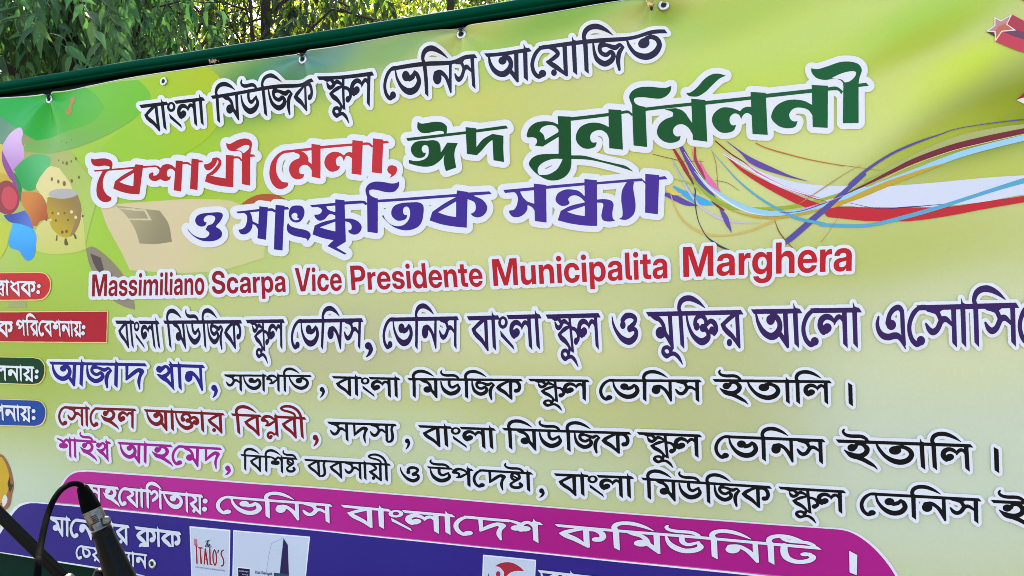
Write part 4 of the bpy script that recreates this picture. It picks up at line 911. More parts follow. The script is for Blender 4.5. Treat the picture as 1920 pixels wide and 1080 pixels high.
# title, outlines drawn as they stand on the print
red = line(150, 230, 770, 400, ((180, 310), (168, 30, 40), (720, 300), (194, 48, 56)), 11.5, 'red title lettering')
for t in ('82,345! 115,355 175,345 240,345 290,365 308,395 306,440 298,475! 262,475! 280,445 260,430 215,425 160,435 105,425! 85,400 78,370',
          '205,482! 300,465! 245,500 215,560 205,620 215,690 250,750 305,785! 295,820 240,838 185,820 145,770 135,700 145,620 170,550',
          '105,478! 570,435! 570,458! 115,494!', '640,430! 790,422! 830,432 865,470! 840,475! 810,447 780,442 640,452!',
          '855,450! 880,420 930,408 980,420 1024,455! 1024,505! 1000,475 965,460 935,480 925,520 940,550 975,545! 955,585 900,600 850,580 800,600 750,590 720,555 725,520 760,500 775,515! 770,535 800,535 830,510 840,480 830,450!',
          '1028,368! 1105,375! 1090,718! 1005,703!', '1100,388! 1160,385 1198,412! 1198,428! 1150,408! 1100,410!',
          '1203,345! 1283,355! 1283,365! 1320,368! 1340,388! 1283,390! 1275,703! 1190,688!',
          '1345,410! 1385,405 1425,378 1438,340! 1485,345 1485,390 1455,440 1410,475 1370,475 1345,440',
          '1438,340! 1500,335 1538,375 1530,430 1490,490 1440,532! 1372,528! 1430,490 1490,420 1505,380 1490,358!',
          '1378,518! 1450,545 1585,570! 1590,305! 1678,312! 1670,668! 1560,658 1450,637 1355,605!',
          '1670,322! 1740,325 1778,372! 1760,378! 1730,347 1670,348!', '1770,300! 1865,262! 1855,650! 1765,632!', '1850,298! 1900,300! 1925,322! 1850,330!'):
    red.poly(spoly(t, 6, 160, 240))
arc = Canvas(150, 230, 770, 400); arc.poly(spoly('1592,172! 1640,180 1720,140 1800,122 1860,135 1885,180 1872,262! 1864,305! 1768,305! 1765,280 1730,262 1680,265 1630,255 1600,220', 6, 160, 240)); arc.cut(spoly('1705,248! 1780,205 1835,195 1855,210 1845,240 1790,285 1760,262', 6, 160, 240)); red.m |= arc.m
arc = Canvas(150, 230, 770, 400); arc.poly(spoly('340,600! 430,530 540,470! 568,408! 655,418! 615,748! 500,740 400,715 322,683!', 6, 160, 240)); arc.cut(spoly('388,608! 550,505! 545,655! 470,640', 6, 160, 240)); red.m |= arc.m
for t in ('310,315! 640,282! 640,312! 330,342! 280,370 240,430 228,520 240,590 290,660 365,675! 355,715 300,745 240,740 185,690 155,610 155,530 180,440 240,360',
          '430,335! 500,320! 550,340 590,390 595,440! 637,472! 637,545! 600,495 555,475 510,490 485,530 500,575 545,580! 530,620 470,640 410,615 375,550 380,480 420,430 490,400! 490,360',
          '632,242! 735,255! 732,632! 632,610!', '725,268! 1100,238! 1100,265! 725,299!',
          '1095,342! 1095,408! 1050,380 1020,388 998,440! 980,395 950,382 915,410 910,450 925,490 955,490! 940,530 885,555 830,545 785,490 780,430 810,370 870,335 930,335 975,355 1000,375! 1020,350 1055,335',
          '1095,200! 1210,212! 1195,592! 1085,578!', '1205,228! 1280,228 1325,268! 1310,284! 1270,252! 1205,255!',
          '1322,178! 1435,192! 1435,208! 1480,205! 1505,230! 1435,238! 1422,575! 1310,562!', '1540,480! 1585,500 1590,545 1565,590 1505,628! 1530,588! 1495,565 1482,530 1500,490'):
    red.poly(spoly(t, 6, 480, 230))

grn = line(745, 85, 1665, 345, ((900, 250), (22, 74, 32), (1640, 200), (30, 94, 56)), 11.5, 'dark green title lettering')
for t in ('260,168! 300,190 360,185 440,172 530,178 585,215 595,255 590,305! 560,312! 555,285 510,275 440,285 370,300 300,292 260,250 255,210',
          '132,355! 815,281! 815,312! 150,388!', '915,264! 1258,215! 1280,248! 915,297!',
          '805,235! 925,248! 925,460! 1000,370 1105,310! 1228,330! 1225,480! 1232,625! 1115,605! 1105,375! 1050,420 990,490 930,550! 820,535!',
          '370,385! 440,380 490,395 520,440 527,522! 600,408! 718,415! 690,480 680,560 700,690! 585,730! 565,660 560,590 572,545! 520,610 440,665 350,680 250,665 165,640! 165,600! 240,615 330,600 380,560 390,500 380,450 345,435 315,455 312,490 330,520 358,520! 345,560 300,580 240,570 195,520 190,460 230,405 300,385'):
    grn.poly(spoly(t, 6, 740, 200))
d = (5.144, 970, 140)
arc = Canvas(745, 85, 1665, 345)
arc.poly(spoly('390,400! 515,405! 525,860! 510,930 460,990 380,1022 290,1015 190,960 125,890 115,850 150,800 230,770 400,765! 400,600! 245,695! 170,685! 190,655 185,620 150,605 100,605 95,570 120,510 180,465 260,450 340,458 395,482!', *d))
arc.cut(spoly('215,548! 240,510 300,488 360,495 395,530 396,555! 268,632! 258,590 240,565', *d)); arc.cut(spoly('440,815! 340,815 250,850 205,895 200,940 215,970! 300,965 380,920 420,860', *d))
grn.m |= arc.m
for t in ('515,780! 650,785 800,825 950,860 1050,885 1125,940! 1040,910 900,870 700,825 510,815!', '505,412! 890,370! 890,402! 505,447!',
          '895,515! 892,645! 870,580 820,540 765,540 715,570 705,620 725,655 770,655! 750,700 680,718 620,700 575,650 568,580 610,505 690,468 770,465 840,485',
          '880,335! 1005,345! 1022,728! 890,712!', '1000,358! 1070,350 1118,388! 1108,405! 1070,378 1000,385!',
          '1110,300! 1085,240 1085,200 1120,155 1190,128 1280,125 1380,135 1440,135 1490,115! 1480,170 1440,215 1380,240 1300,235 1220,225 1150,228 1128,245 1140,280 1180,305 1240,318! 1255,703! 1125,688!',
          '1235,325! 1690,274! 1690,306! 1235,358!',
          '1420,340! 1530,330! 1590,350 1630,385 1645,410! 1687,470! 1692,580! 1655,520 1600,485 1545,492 1508,530 1510,575 1540,600 1578,595! 1560,640 1490,662 1420,650 1365,605 1350,550 1375,485 1430,438 1500,412! 1502,370'):
    grn.poly(spoly(t, *d))
e = (4.571, 1240, 90)
for t in ('258,440! 378,450! 395,805! 272,790!', '215,392! 255,385 310,340 370,270 430,230 490,222 555,240! 500,265 440,320 380,380 320,418 270,422 235,415', '370,460! 775,417! 775,446! 370,492!',
          '775,508! 775,582! 740,560 705,575 685,612! 665,575 625,565 590,595 588,640 610,665 642,662! 620,710 560,730 500,720 450,670 435,610 460,555 520,515 590,515 640,530 675,545! 700,520 735,508',
          '765,380! 895,388! 912,748! 782,740!', '885,398! 1295,352! 1295,385! 885,432!', '1292,490! 1297,585! 1260,535 1200,515 1140,520 1100,560 1100,600 1125,630 1168,632! 1145,680 1080,692 1010,675 950,620 945,570 980,505 1050,460 1130,445 1220,455',
          '1288,318! 1428,325! 1425,688! 1297,682!', '1420,340! 1500,332 1558,372! 1542,398! 1510,365 1420,368!', '1560,300! 1690,270! 1690,645! 1555,648!', '1680,308! 1755,298! 1778,325! 1680,336!'):
    grn.poly(spoly(t, *e))
arc = Canvas(745, 85, 1665, 345); arc.poly(spoly('1283,175! 1340,182 1430,155 1530,122 1620,118 1690,140 1718,190 1700,250 1690,305! 1560,335! 1555,300 1530,275 1480,265 1400,275 1330,258 1290,215', *e)); arc.cut(spoly('1455,260! 1540,220 1620,200 1665,205 1665,235 1630,275 1580,298 1540,270', *e)); grn.m |= arc.m

pur = line(335, 310, 1275, 500, ((380, 420), (48, 32, 132), (1240, 370), (72, 50, 150)), 11.5, 'violet title lettering')
f = (6, 340, 340)
for t in ('75,525! 130,590 200,630 270,640 315,615 325,580 285,545! 310,500 360,480 390,430 380,395 330,385 290,395 265,430 275,460 298,462! 280,500 235,512 190,490 170,445 190,395 250,365 340,355 430,350 468,365 472,400 440,460 400,510 440,540 465,580 455,630 400,665 320,678 230,665 150,620 100,570',
          '618,342! 885,310! 885,338! 640,362!', '700,352! 770,342! 790,380 805,450! 870,482! 868,545! 840,500 805,485 800,520 770,570 720,598 670,590 645,545! 690,535 725,500 742,430 735,380',
          '878,280! 975,292! 960,660! 862,642!', '970,305! 1030,305 1065,332! 1052,352! 1020,335 970,332!', '1062,265! 1165,275! 1165,290! 1200,288! 1222,318! 1165,320! 1150,780! 1052,768!',
          '1210,470! 1240,505 1310,530 1390,545 1445,570 1465,615 1430,678! 1420,650 1370,635 1280,615 1215,580 1195,530 1200,490',
          '1455,270! 1745,245! 1745,275! 1480,295!', '1540,290! 1640,280! 1660,320 1745,352! 1745,390! 1690,370 1660,385 1620,430 1560,445 1515,410 1505,378! 1560,372 1590,340 1580,310'):
    pur.poly(spoly(t, *f))
def with_holes(cv, outer, holes, a):
    t = Canvas(cv.ox, cv.oy, cv.ox + cv.m.shape[1] / cv.res / 2, cv.oy + cv.m.shape[0] / cv.res / 2, cv.res)
    t.poly(spoly(outer, *a))
    for h in holes: t.cut(spoly(h, *a))
    cv.m |= t.m
with_holes(pur, '1300,272! 1360,280 1392,330 1385,400 1345,455 1290,465 1240,440 1215,380 1225,315 1255,280', ['1275,355! 1300,360 1315,385 1310,408! 1340,428! 1290,440 1255,415 1248,380'], f)
with_holes(pur, '1510,500! 1600,460 1740,425! 1742,205! 1845,215! 1855,680! 1750,745! 1865,815! 1840,825! 1650,730! 1690,690! 1720,665! 1600,640 1485,600!', ['1565,520! 1740,455! 1740,565! 1650,545'], f)
g = (6, 620, 330)
for t in ('160,290! 370,280 418,312! 402,332! 370,310! 160,325!', '160,480! 240,482 310,510 350,560 345,610 310,650 260,660 215,640 200,615! 235,600 240,560 215,525 160,510!',
          '415,240! 400,180 405,135 440,90 510,65 600,70 680,85 740,80 775,60! 770,120 730,170 680,185 610,180 530,160 470,155 440,170 450,215 500,245 535,255! 530,645! 415,628!', '525,268! 1435,205! 1435,238! 525,299!',
          '580,455! 590,435! 620,490 680,545 760,565 830,545 880,490 895,420 885,365 855,345 825,360 815,400 830,435 862,440! 850,480 800,502 740,498 690,450 685,390 720,335 800,305 900,298 990,298 1040,325 1052,380 1035,500 990,570 910,605 820,610 720,580 640,520',
          '1545,200! 1640,235 1720,275 1765,340 1760,400 1720,450 1660,470 1610,455 1583,428! 1620,410 1640,370 1625,300 1545,262!', '1540,190! 1790,175! 1818,205! 1540,230!'):
    pur.poly(spoly(t, *g))
with_holes(pur, '1150,405! 1290,310 1420,240! 1430,165! 1550,182! 1540,585! 1400,572 1250,545 1118,502!', ['1215,412! 1420,290! 1420,465! 1320,448'], g)
h = (5.647, 930, 310)
for t in ('80,262! 410,232! 410,265! 100,295!', '180,280! 255,275! 290,340 335,385! 418,412! 418,495! 390,450 340,425 335,470 300,520 240,550 180,545 145,505 145,480! 195,470 225,420 235,350 215,300',
          '403,195! 535,210! 540,608! 415,592!', '528,220! 945,185! 945,215! 528,253!', '943,330! 943,388! 900,345 850,322 800,328 770,360 785,400! 760,425 700,432 650,400 635,360 660,300 730,262 800,258 880,275',
          '1075,365! 1150,360 1220,375 1248,420 1235,500 1240,560 1265,590! 1200,598 1140,585 1120,540 1130,470 1140,420 1120,400 1075,398!', '1070,180! 1510,142 1550,148 1592,187! 1590,212! 1560,180 1510,172 1070,206!',
          '1390,178! 1465,178! 1455,240 1470,340 1480,430 1465,510 1420,560 1370,580 1303,570! 1340,540 1340,460 1328,370 1335,280 1360,220', '1583,92! 1728,105! 1728,125! 1790,115! 1818,148! 1728,155! 1715,520! 1580,502!'):
    pur.poly(spoly(t, *h))
with_holes(pur, '690,485! 800,430 945,395! 940,148! 1072,160! 1075,645! 950,640 800,620 658,585!', ['755,495! 945,432! 945,540! 850,525'], h)

# organiser line
BANGLA = ('ba', 'aa', 'ng', 'la', 'aa'); MUSIC = ('i', 'ma', 'uu', 'i', 'ja', 'ka'); SCHOOL = ('sku', 'la'); VENICE = ('e', 'bha', 'i', 'na', 'sa'); ITALY = ('ii', 'ta', 'aa', 'i', 'la')
c = line(245, 20, 1275, 270, ((280, 200), (10, 10, 18), (1240, 80), (44, 42, 68)), 7, 'black lettering of the top line')  # greyer violet right end is gloss reflection put into the ink colour
put_word(c, BANGLA, (264, 197.5), (382, 183), (53, 52), (.12, .06))
put_word(c, MUSIC, (397, 180), (590, 150), (53, 56), (.06, .04))
put_word(c, SCHOOL, (600, 146), (698, 134), (58, 66), (.06, -.02))
put_word(c, VENICE, (720, 129), (893, 104), (62, 64), (.0, .03))
put_word(c, ('a', 'aa', 'e', 'yy', 'aa', 'i', 'ja', 'ta'), (909, 100), (1247, 57), (62, 62), (.04, .0))
# Italian line
c = line(155, 430, 1625, 580, ((200, 540), (138, 12, 34), (1250, 500), (186, 34, 44)), 6.8, 'red Italian lettering')
put_latin(c, 'Massimiliano', (172, 556), (386, 552.5), (41, 44), (.03, 0))
put_latin(c, 'Scarpa', (398, 551), (539, 547.5), (42, 42), (-.02, -.04))
put_latin(c, 'Vice', (554, 547), (644, 545), (44, 45), (0, -.06))
put_latin(c, 'Presidente', (658, 544.5), (908, 537), (46, 47), (-.08, -.08))
put_latin(c, 'Municipalita', (923, 536.5), (1255, 522), (50, 52), (-.07, -.03))
put_latin(c, 'Marghera', (1278, 520), (1600, 508), (56, 60), (-.02, .02))
# performers line
c = line(200, 530, 2140, 700, ((230, 620), (24, 12, 52), (1900, 600), (56, 34, 96)), 6.5, 'dark violet lettering of the performers line')  # lighter right end: sheen painted into the lettering colour
put_word(c, BANGLA, (218.5, 601), (298, 601.5), (51, 53), (.07, .1))
put_word(c, MUSIC, (308, 601), (452, 600), (52.5, 54), (.08, .06))
put_word(c, SCHOOL, (462, 599.5), (532, 598.5), (54, 56.5), (.04, .0))
put_word(c, VENICE, (549, 599), (680, 596.7), (57, 58), (-.07, -.05))
comma(c, 691.5, 648.5, 58, 688, 669)
put_word(c, VENICE, (720, 595.7), (858, 593), (60, 61), (-.04, 0))
put_word(c, BANGLA, (877, 593), (1011.7, 589), (65, 66), (.04, .06))
put_word(c, SCHOOL, (1024, 589.7), (1122.5, 587), (66, 68), (.05, .05))
put_word(c, ('o',), (1147.5, 590.5), (1195, 589), (65, 65))
put_word(c, ('mu', 'i', 'kta', 'ra'), (1212.5, 585), (1389, 581), (69, 71), (.06, .04))
put_word(c, ('a', 'aa', 'e', 'la', 'aa'), (1409, 580), (1610, 576.7), (72, 75), (.05, .02))
put_word(c, ('ee', 'e', 'sa', 'aa', 'i', 'sa', 'e', 'yy', 'sha', 'na'), (1641, 574.7), (2105, 562), (78, 84), (.02, .02))
# host line
c = line(80, 650, 420, 770, (30, 26, 130), 5.5, 'blue lettering of a name')
put_word(c, ('a', 'aa', 'ja', 'aa', 'da'), (93.3, 678), (273, 681), (44, 47.5), (-.06, -.06))
put_word(c, ('kha', 'aa', 'na'), (293, 681.5), (382.5, 684), (48, 49.5), (.05, .05))
comma(c, 404, 727, 48, 402, 745)
c = line(415, 685, 1615, 775, BLACK, 5.9, 'black lettering of the host line')
put_word(c, ('sa', 'bha', 'aa', 'pa', 'i', 'ta'), (423, 701.7), (583, 703), (32, 33))
comma(c, 605, 730, 38, 602, 745)
put_word(c, BANGLA, (624, 705), (748, 708), (36, 38), (.02, .02))
put_word(c, MUSIC, (765, 708.5), (978, 710), (37, 39))
put_word(c, SCHOOL, (992, 710), (1102, 711.5), (39, 40))
put_word(c, VENICE, (1125, 710.5), (1312, 711.5), (41, 42), (-.04, .02))
put_word(c, ITALY, (1337, 710.5), (1555, 713), (44, 45), (.02, .02))
c.poly(spoly('1590,717! 1598,722! 1599,762! 1591,756!'))
# next line
c = line(95, 735, 612, 850, (122, 12, 26), 5.5, 'dark red lettering of a name')
put_word(c, ('e', 'sa', 'aa', 'e', 'ha', 'la'), (110, 761), (254, 766), (37, 38.5), (.02, .0))
put_word(c, ('a', 'aa', 'kta', 'aa', 'ra'), (271, 767), (420, 774), (38, 38.5), (.02, .02))
put_word(c, ('i', 'ba', 'pla', 'ba', 'iiv'), (435, 774.7), (572.5, 781.7), (39, 41), (.06, .06))
comma(c, 593, 820, 44, 590, 836)
c = line(600, 775, 1885, 905, BLACK, 6.3, 'black lettering of the members line')
put_word(c, ('sa', 'da', 'sa', 'jya'), (616, 790), (742, 794.5), (36, 36), (.04, .02))
comma(c, 764.5, 826.5, 38, 762, 842)
put_word(c, BANGLA, (785, 796.7), (926, 802.5), (39, 40), (.05, .05))
put_word(c, MUSIC, (942.5, 802), (1180, 809.7), (40, 41), (.04, .02))
put_word(c, SCHOOL, (1195, 809.7), (1312.5, 814), (43, 44), (.02, .02))
put_word(c, VENICE, (1340, 814.7), (1543, 823), (45, 47), (0, .03))
put_word(c, ITALY, (1567.5, 823.3), (1819, 832.5), (51, 51), (.05, .05))
c.poly(spoly('1862.5,837.5! 1871.5,842.5! 1873,887! 1864,881!'))
# adviser line
c = line(92, 795, 440, 905, (158, 24, 140), 5.5, 'magenta lettering of a name')
put_word(c, ('sha', 'aa', 'ii', 'kha'), (108, 821), (208, 827.5), (36, 37), (.02, .02))
put_word(c, ('a', 'aa', 'ha', 'e', 'ma', 'da'), (223, 828), (414, 839), (38, 39), (-.02, -.04))
comma(c, 428, 877.5, 42, 424, 890)
c = line(440, 820, 2140, 1010, BLACK, 6.3, 'black lettering of the adviser line')
put_word(c, ('i', 'ba', 'i', 'sha', 'shta'), (452.5, 851), (556.7, 858), (30.5, 31.5))
put_word(c, ('ba', 'jya', 'ba', 'sa', 'aa', 'yy', 'iiv'), (571.7, 860), (731, 868.7), (32, 34), (.02, .02))
put_word(c, ('o',), (751, 874), (786.5, 876), (33, 33))
put_word(c, ('uu', 'pa', 'e', 'da', 'shta', 'aa'), (801.7, 874), (996.7, 884.7), (33, 37), (.02, .03))
comma(c, 1016.5, 919.5, 40, 1013, 932)
put_word(c, BANGLA, (1040, 886.7), (1185, 892.7), (40, 41), (.03, .03))
put_word(c, MUSIC, (1203, 895), (1443, 910.7), (40, 42), (.02, .02))
put_word(c, SCHOOL, (1460, 911.7), (1581.7, 919), (43, 44), (.02, .02))
put_word(c, VENICE, (1612, 922), (1835, 934), (45, 47), (.01, .01))
put_word(c, ITALY, (1858, 936.7), (2120, 949), (48, 50))
SHOT = []
def flat(x0, y0, x1, y1, rgb, label, edge=None, rad=0):
    c = Canvas(x0, y0, x1, y1, 2); SHOT.append((c, rgb, label, edge, rad)); return c
PALE = (222, 228, 242)
c = flat(140, 890, 1640, 1085, PALE, 'white lettering on the magenta band', (128, 16, 104), 1.5)
put_word(c, ('sa', 'ha', 'e', 'ya', 'aa', 'i', 'ga', 'ta', 'aa', 'yy'), (158, 906.5), (380, 927), (34, 37), (.0, .02), bold=1.18)
c.ell(386.5, 939, 4.6, 4.6); c.ell(385.5, 954, 4.6, 4.6)
put_word(c, VENICE, (407.6, 927.5), (619, 945), (35, 36), (.0, .02), bold=1.05)
put_word(c, ('ba', 'aa', 'ng', 'la', 'aa', 'e', 'da', 'sha'), (640.7, 946), (1013, 978.5), (37, 39), (.02, .02), bold=1.05)
put_word(c, ('ka', 'i', 'ma', 'uu', 'i', 'na', 'i', 'tta'), (1041.7, 981.7), (1533, 1024), (38, 41), (.02, .03), bold=1.05)
c.poly(spoly('1592,1032! 1607,1039.6! 1606,1077.5! 1592.7,1072!'))
c = flat(80, 950, 350, 1025, (214, 222, 238), 'upper white lettering on the blue band', (26, 18, 92), 1.4)
put_word(c, ('ma', 'aa', 'e', 'na', 'ja', 'aa', 'ra'), (91.7, 967), (242.7, 984), (36, 37.5), (.0, .02), bold=1.18)
put_word(c, ('kla', 'aa', 'ka'), (255, 986), (338.5, 996.7), (38, 38), (.0, .02), bold=1.2)
c = flat(130, 1005, 290, 1085, (214, 222, 238), 'smaller white lettering below it on the blue band', (26, 18, 92), 1.4)
put_word(c, ('e', 'ca', 'yy', 'aa', 'ra', 'ma', 'jya', 'aa', 'na'), (143.7, 1021), (276, 1038.5), (27, 28), bold=1.1)
c = flat(995, 1050, 1130, 1130, (214, 222, 238), 'white lettering beside the sail logo', (26, 18, 92), 1.4)
put_word(c, ('a', 'aa', 'ba'), (1009, 1068), (1120, 1080.5), (40, 40), bold=1.0)
PW = (226, 232, 242)
c = flat(-30, 505, 170, 575, PW, 'white lettering on the upper red pill', (110, 20, 30), .8)
put_word(c, ('dba', 'aa', 'dha', 'ka'), (-14, 525.5), (67, 527.5), (29, 29), (.05, .05), bold=1.15)
c.ell(74.8, 536.5, 3.5, 3.8); c.ell(73.6, 547.8, 3.5, 3.8)
c = flat(-60, 580, 170, 645, PW, 'white lettering on the dark red label', (110, 10, 30), .8)
put_word(c, ('i', 'ta', 'ka'), (-48, 600), (25, 602.5), (30, 30), (.03, .03), bold=1.15)
put_word(c, ('pa', 'i', 'ra', 'e', 'ba', 'sha', 'na', 'aa', 'yy'), (32.5, 600), (153, 602.5), (30, 30), (.03, .03), bold=1.2)
c.ell(158.3, 613.5, 3.5, 3.8); c.ell(157, 625, 3.5, 3.8)
c = flat(-30, 670, 170, 735, PW, 'white lettering on the dark green pill', (6, 40, 24), .8)
put_word(c, ('la', 'na', 'aa', 'yy'), (-11, 684.7), (64.5, 687), (29, 29), (.03, .03), bold=1.15)
c.ell(70.8, 696.5, 3.4, 3.8); c.ell(70.4, 707, 3.4, 3.8)
c = flat(-30, 740, 170, 815, PW, 'white lettering on the blue pill', (20, 40, 110), .8)
put_word(c, ('pa', 'na', 'aa', 'yy'), (-10.5, 758.5), (59.5, 761.5), (30, 30), (.03, .03), bold=1.15)
c.ell(65.8, 770.5, 3.5, 3.8); c.ell(65.8, 783.5, 3.5, 3.8)
# logo lettering
s = 6.857
def LP(pts): return [(340 + x / s, 960 + y / s, r / s) for x, y, r in pts]
c = Canvas(360, 1005, 425, 1068, 4)
for pts in ([(203, 430, 8), (207, 655, 10)], [(192, 430, 6), (203, 440, 8), (216, 432, 6)], [(232, 455, 9), (276, 460, 9)], [(250, 460, 8), (262, 655, 12)], [(318, 470, 9), (302, 662, 10)], [(318, 470, 9), (345, 668, 11)],
            [(308, 600, 6), (336, 604, 6)], [(375, 470, 10), (379, 668, 10)], [(380, 668, 8), (402, 672, 8)], [(437, 480, 9), (418, 530, 9), (418, 620, 9), (440, 680, 9), (460, 620, 9), (456, 530, 9), (437, 480, 9)],
            [(548, 488, 10), (528, 505, 10), (522, 545, 9), (543, 590, 9), (553, 640, 10), (543, 682, 10), (522, 690, 10)]):
    c.stroke(LP(pts))
WORDS.append((c, (150, 26, 46), 1.2, 'red logo lettering'))
c = Canvas(360, 1005, 425, 1068, 4)
for pts in ([(180, 340, 3), (180, 410, 4)], [(193, 345, 3), (194, 420, 4)], [(207, 345, 3), (207, 410, 4)], [(182, 412, 6), (194, 428, 8), (208, 414, 6)]): c.stroke(LP(pts))
SHOT.append((c, (196, 96, 116), 'pink fork of the logo', None, 0))
c = Canvas(360, 1005, 425, 1075, 4)
for pts in ([(322, 372, 4), (380, 358, 4)], [(352, 364, 4), (320, 442, 5)], [(358, 372, 4), (338, 446, 4)], [(340, 430, 4), (356, 412, 4), (352, 448, 4)], [(366, 438, 4), (380, 420, 4), (374, 412, 4), (364, 440, 4), (376, 452, 4), (402, 432, 3)], [(488, 490, 7), (478, 522, 4)]): c.stroke(LP(pts))
SHOT.append((c, (24, 18, 34), 'black script of the logo', None, 0))
c = Canvas(360, 1055, 530, 1085, 6)
put_latin(c, 'ITALIAN FOOD & SPECIALITIES', (367.4, 1064), (422.5, 1071), (2.6, 2.6))
SHOT.append((c, (120, 136, 160), 'tiny grey lettering of the logo', None, 0))
c = Canvas(470, 1060, 530, 1085, 6)
put_latin(c, 'Ital Bengal', (479.5, 1074.5), (512, 1078), (5.2, 5.4))
SHOT.append((c, (40, 44, 84), 'navy lettering beside the tower', None, 0))
c = Canvas(445, 1062, 475, 1085, 6)
put_latin(c, 'Ital Bengal', (449, 1071), (467, 1072.6), (2.6, 2.6)); put_latin(c, 'Group', (455, 1077.5), (467, 1078.6), (2.6, 2.6))
SHOT.append((c, (170, 176, 206), 'tiny pale lettering in the navy box', None, 0))

halos = []
for c, rgb, rad, label in WORDS:
    halos.append(c.halo('lettering_outline', rad, HALO, banner))
for (c, rgb, rad, label), hl in zip(WORDS, halos):
    o = c.mesh('lettering', rgb, banner); o['label'] = label
    hl.parent = o
for c, rgb, label, edge, rad in SHOT:
    if edge: hl = c.halo('lettering_outline', rad, edge, banner)
    o = c.mesh('lettering', rgb, banner); o['label'] = label
    if edge: hl.parent = o
del WORDS, SHOT

# ---- metal eyelets
steel = mat('eyelet_steel', (0.72, 0.70, 0.66), 0.28, 0.5, 1.0, (40, 0.3, 0.001))
ES = 1.5
hole = mat('eyelet_hole', (0.006, 0.008, 0.007), 0.7)
for (px, py) in ((94, 187), (308.5, 153.5), (568, 111.5), (865.5, 64.5), (1244, 7.5), (287, 1057), (1640, -58)):
    u, v = suw(px, py); y = float(disp(u, v))
    bm = bmesh.new()
    N = 28; prof = [(0.0052, 0.0005), (0.0056, 0.0018), (0.0072, 0.0026), (0.0092, 0.0022), (0.0108, 0.0008), (0.0110, -0.0004)]
    rings = [[bm.verts.new((float(u) + ES * r * math.cos(2 * math.pi * k / N), y - 0.0052 - d, float(v) + ES * r * math.sin(2 * math.pi * k / N))) for k in range(N)] for r, d in prof]
    for a, b in zip(rings[:-1], rings[1:]):
        for k in range(N): bm.faces.new((a[k], a[(k + 1) % N], b[(k + 1) % N], b[k]))
    ey = from_bm('eyelet', bm, steel, banner)
    bm = bmesh.new()
    vs = [bm.verts.new((float(u) + ES * 0.0056 * math.cos(2 * math.pi * k / N), y - 0.0054, float(v) + ES * 0.0056 * math.sin(2 * math.pi * k / N))) for k in range(N)]
    bm.faces.new(vs)
    from_bm('hole', bm, hole, ey)
# ------------------------------------------------------------------ ground
def ground_material():
    m = bpy.data.materials.new('park_ground')
    m.use_nodes = True
    N = m.node_tree.nodes; L = m.node_tree.links; b = N['Principled BSDF']
    b.inputs['Roughness'].default_value = 0.95
    tc = N.new('ShaderNodeTexCoord')
    n1 = N.new('ShaderNodeTexNoise'); n1.inputs['Scale'].default_value = 0.7; n1.inputs['Detail'].default_value = 6
    n2 = N.new('ShaderNodeTexNoise'); n2.inputs['Scale'].default_value = 60; n2.inputs['Detail'].default_value = 5
    L.new(tc.outputs['Object'], n1.inputs['Vector']); L.new(tc.outputs['Object'], n2.inputs['Vector'])
    r1 = N.new('ShaderNodeValToRGB')
    r1.color_ramp.elements[0].color = (0.20, 0.17, 0.12, 1); r1.color_ramp.elements[1].color = (0.36, 0.33, 0.27, 1)
    L.new(n1.outputs['Fac'], r1.inputs['Fac'])
    mx = N.new('ShaderNodeMix'); mx.data_type = 'RGBA'; mx.blend_type = 'MULTIPLY'; mx.inputs['Factor'].default_value = 0.5
    L.new(r1.outputs['Color'], mx.inputs['A']); L.new(n2.outputs['Color'], mx.inputs['B'])
    L.new(mx.outputs['Result'], b.inputs['Base Color'])
    bp = N.new('ShaderNodeBump'); bp.inputs['Distance'].default_value = 0.01
    L.new(n2.outputs['Fac'], bp.inputs['Height']); L.new(bp.outputs['Normal'], b.inputs['Normal'])
    return m
gs = [(-300, -300, 0), (300, -300, 0), (300, 300, 0), (-300, 300, 0)]
tag(link_mesh('ground', gs, [(0, 1, 2, 3)], ground_material()), kind='structure')

# ------------------------------------------------------------------ green steel frame carrying the banner
green = mat('dark_green_paint', (0.0012, 0.064, 0.037), 0.72, 0.015, 0.0, (26, 0.35, 0.003))
greenb = mat('dark_green_board', (0.0005, 0.028, 0.016), 0.6, 0.06, 0.0, (14, 0.2, 0.003))
frame = empty('stage_backdrop', (BP[0], BP[1], 0), BROT)
tag(frame, 'dark green painted backdrop with a round top rail holding up the printed banner', 'backdrop')
uA, wA = [float(v) for v in px2uw(0, 155)]
uB_, wB = [float(v) for v in px2uw(968, 0)]
sl = (wB - wA) / (uB_ - uA)
uL = float(px2uw(-330, 200)[0]) - 0.05
uR = float(px2uw(2300, 300)[0]) + 0.05
def rail_w(u): return wA + sl * (u - uA) + BZ
prof = [(0.050, 0.004), (0.020, 0.004), (0.004, 0.003), (-0.006, -0.001), (-0.012, -0.007), (-0.014, -0.014), (-0.013, -0.020), (-0.009, -0.0245), (-0.002, -0.0265), (0.006, -0.027),
        (0.008, -0.0285), (0.004, -0.030), (0.002, -0.033), (0.006, -0.035), (0.048, -0.036)]
bm = bmesh.new()
us = np.linspace(uL, uR, 60)
rows = []
for u in us:
    j = 0.0012 * math.sin(u * 3.1) + 0.0006 * math.sin(u * 11.0)
    rows.append([bm.verts.new((u, y, rail_w(u) + z + j)) for y, z in prof])
for a, b in zip(rows[:-1], rows[1:]):
    for k in range(len(prof)):
        k2 = (k + 1) % len(prof)
        bm.faces.new((a[k], a[k2], b[k2], b[k]))
bm.faces.new(rows[0]); bm.faces.new(rows[-1][::-1])
from_bm('rail', bm, green, frame)
bm = bmesh.new()
v = []
for y in (0.052, 0.072):
    for u, z in ((uL, 0.12), (uR, 0.12), (uR, rail_w(uR) - 0.01), (uL, rail_w(uL) - 0.01)): v.append(bm.verts.new((u, y, z)))
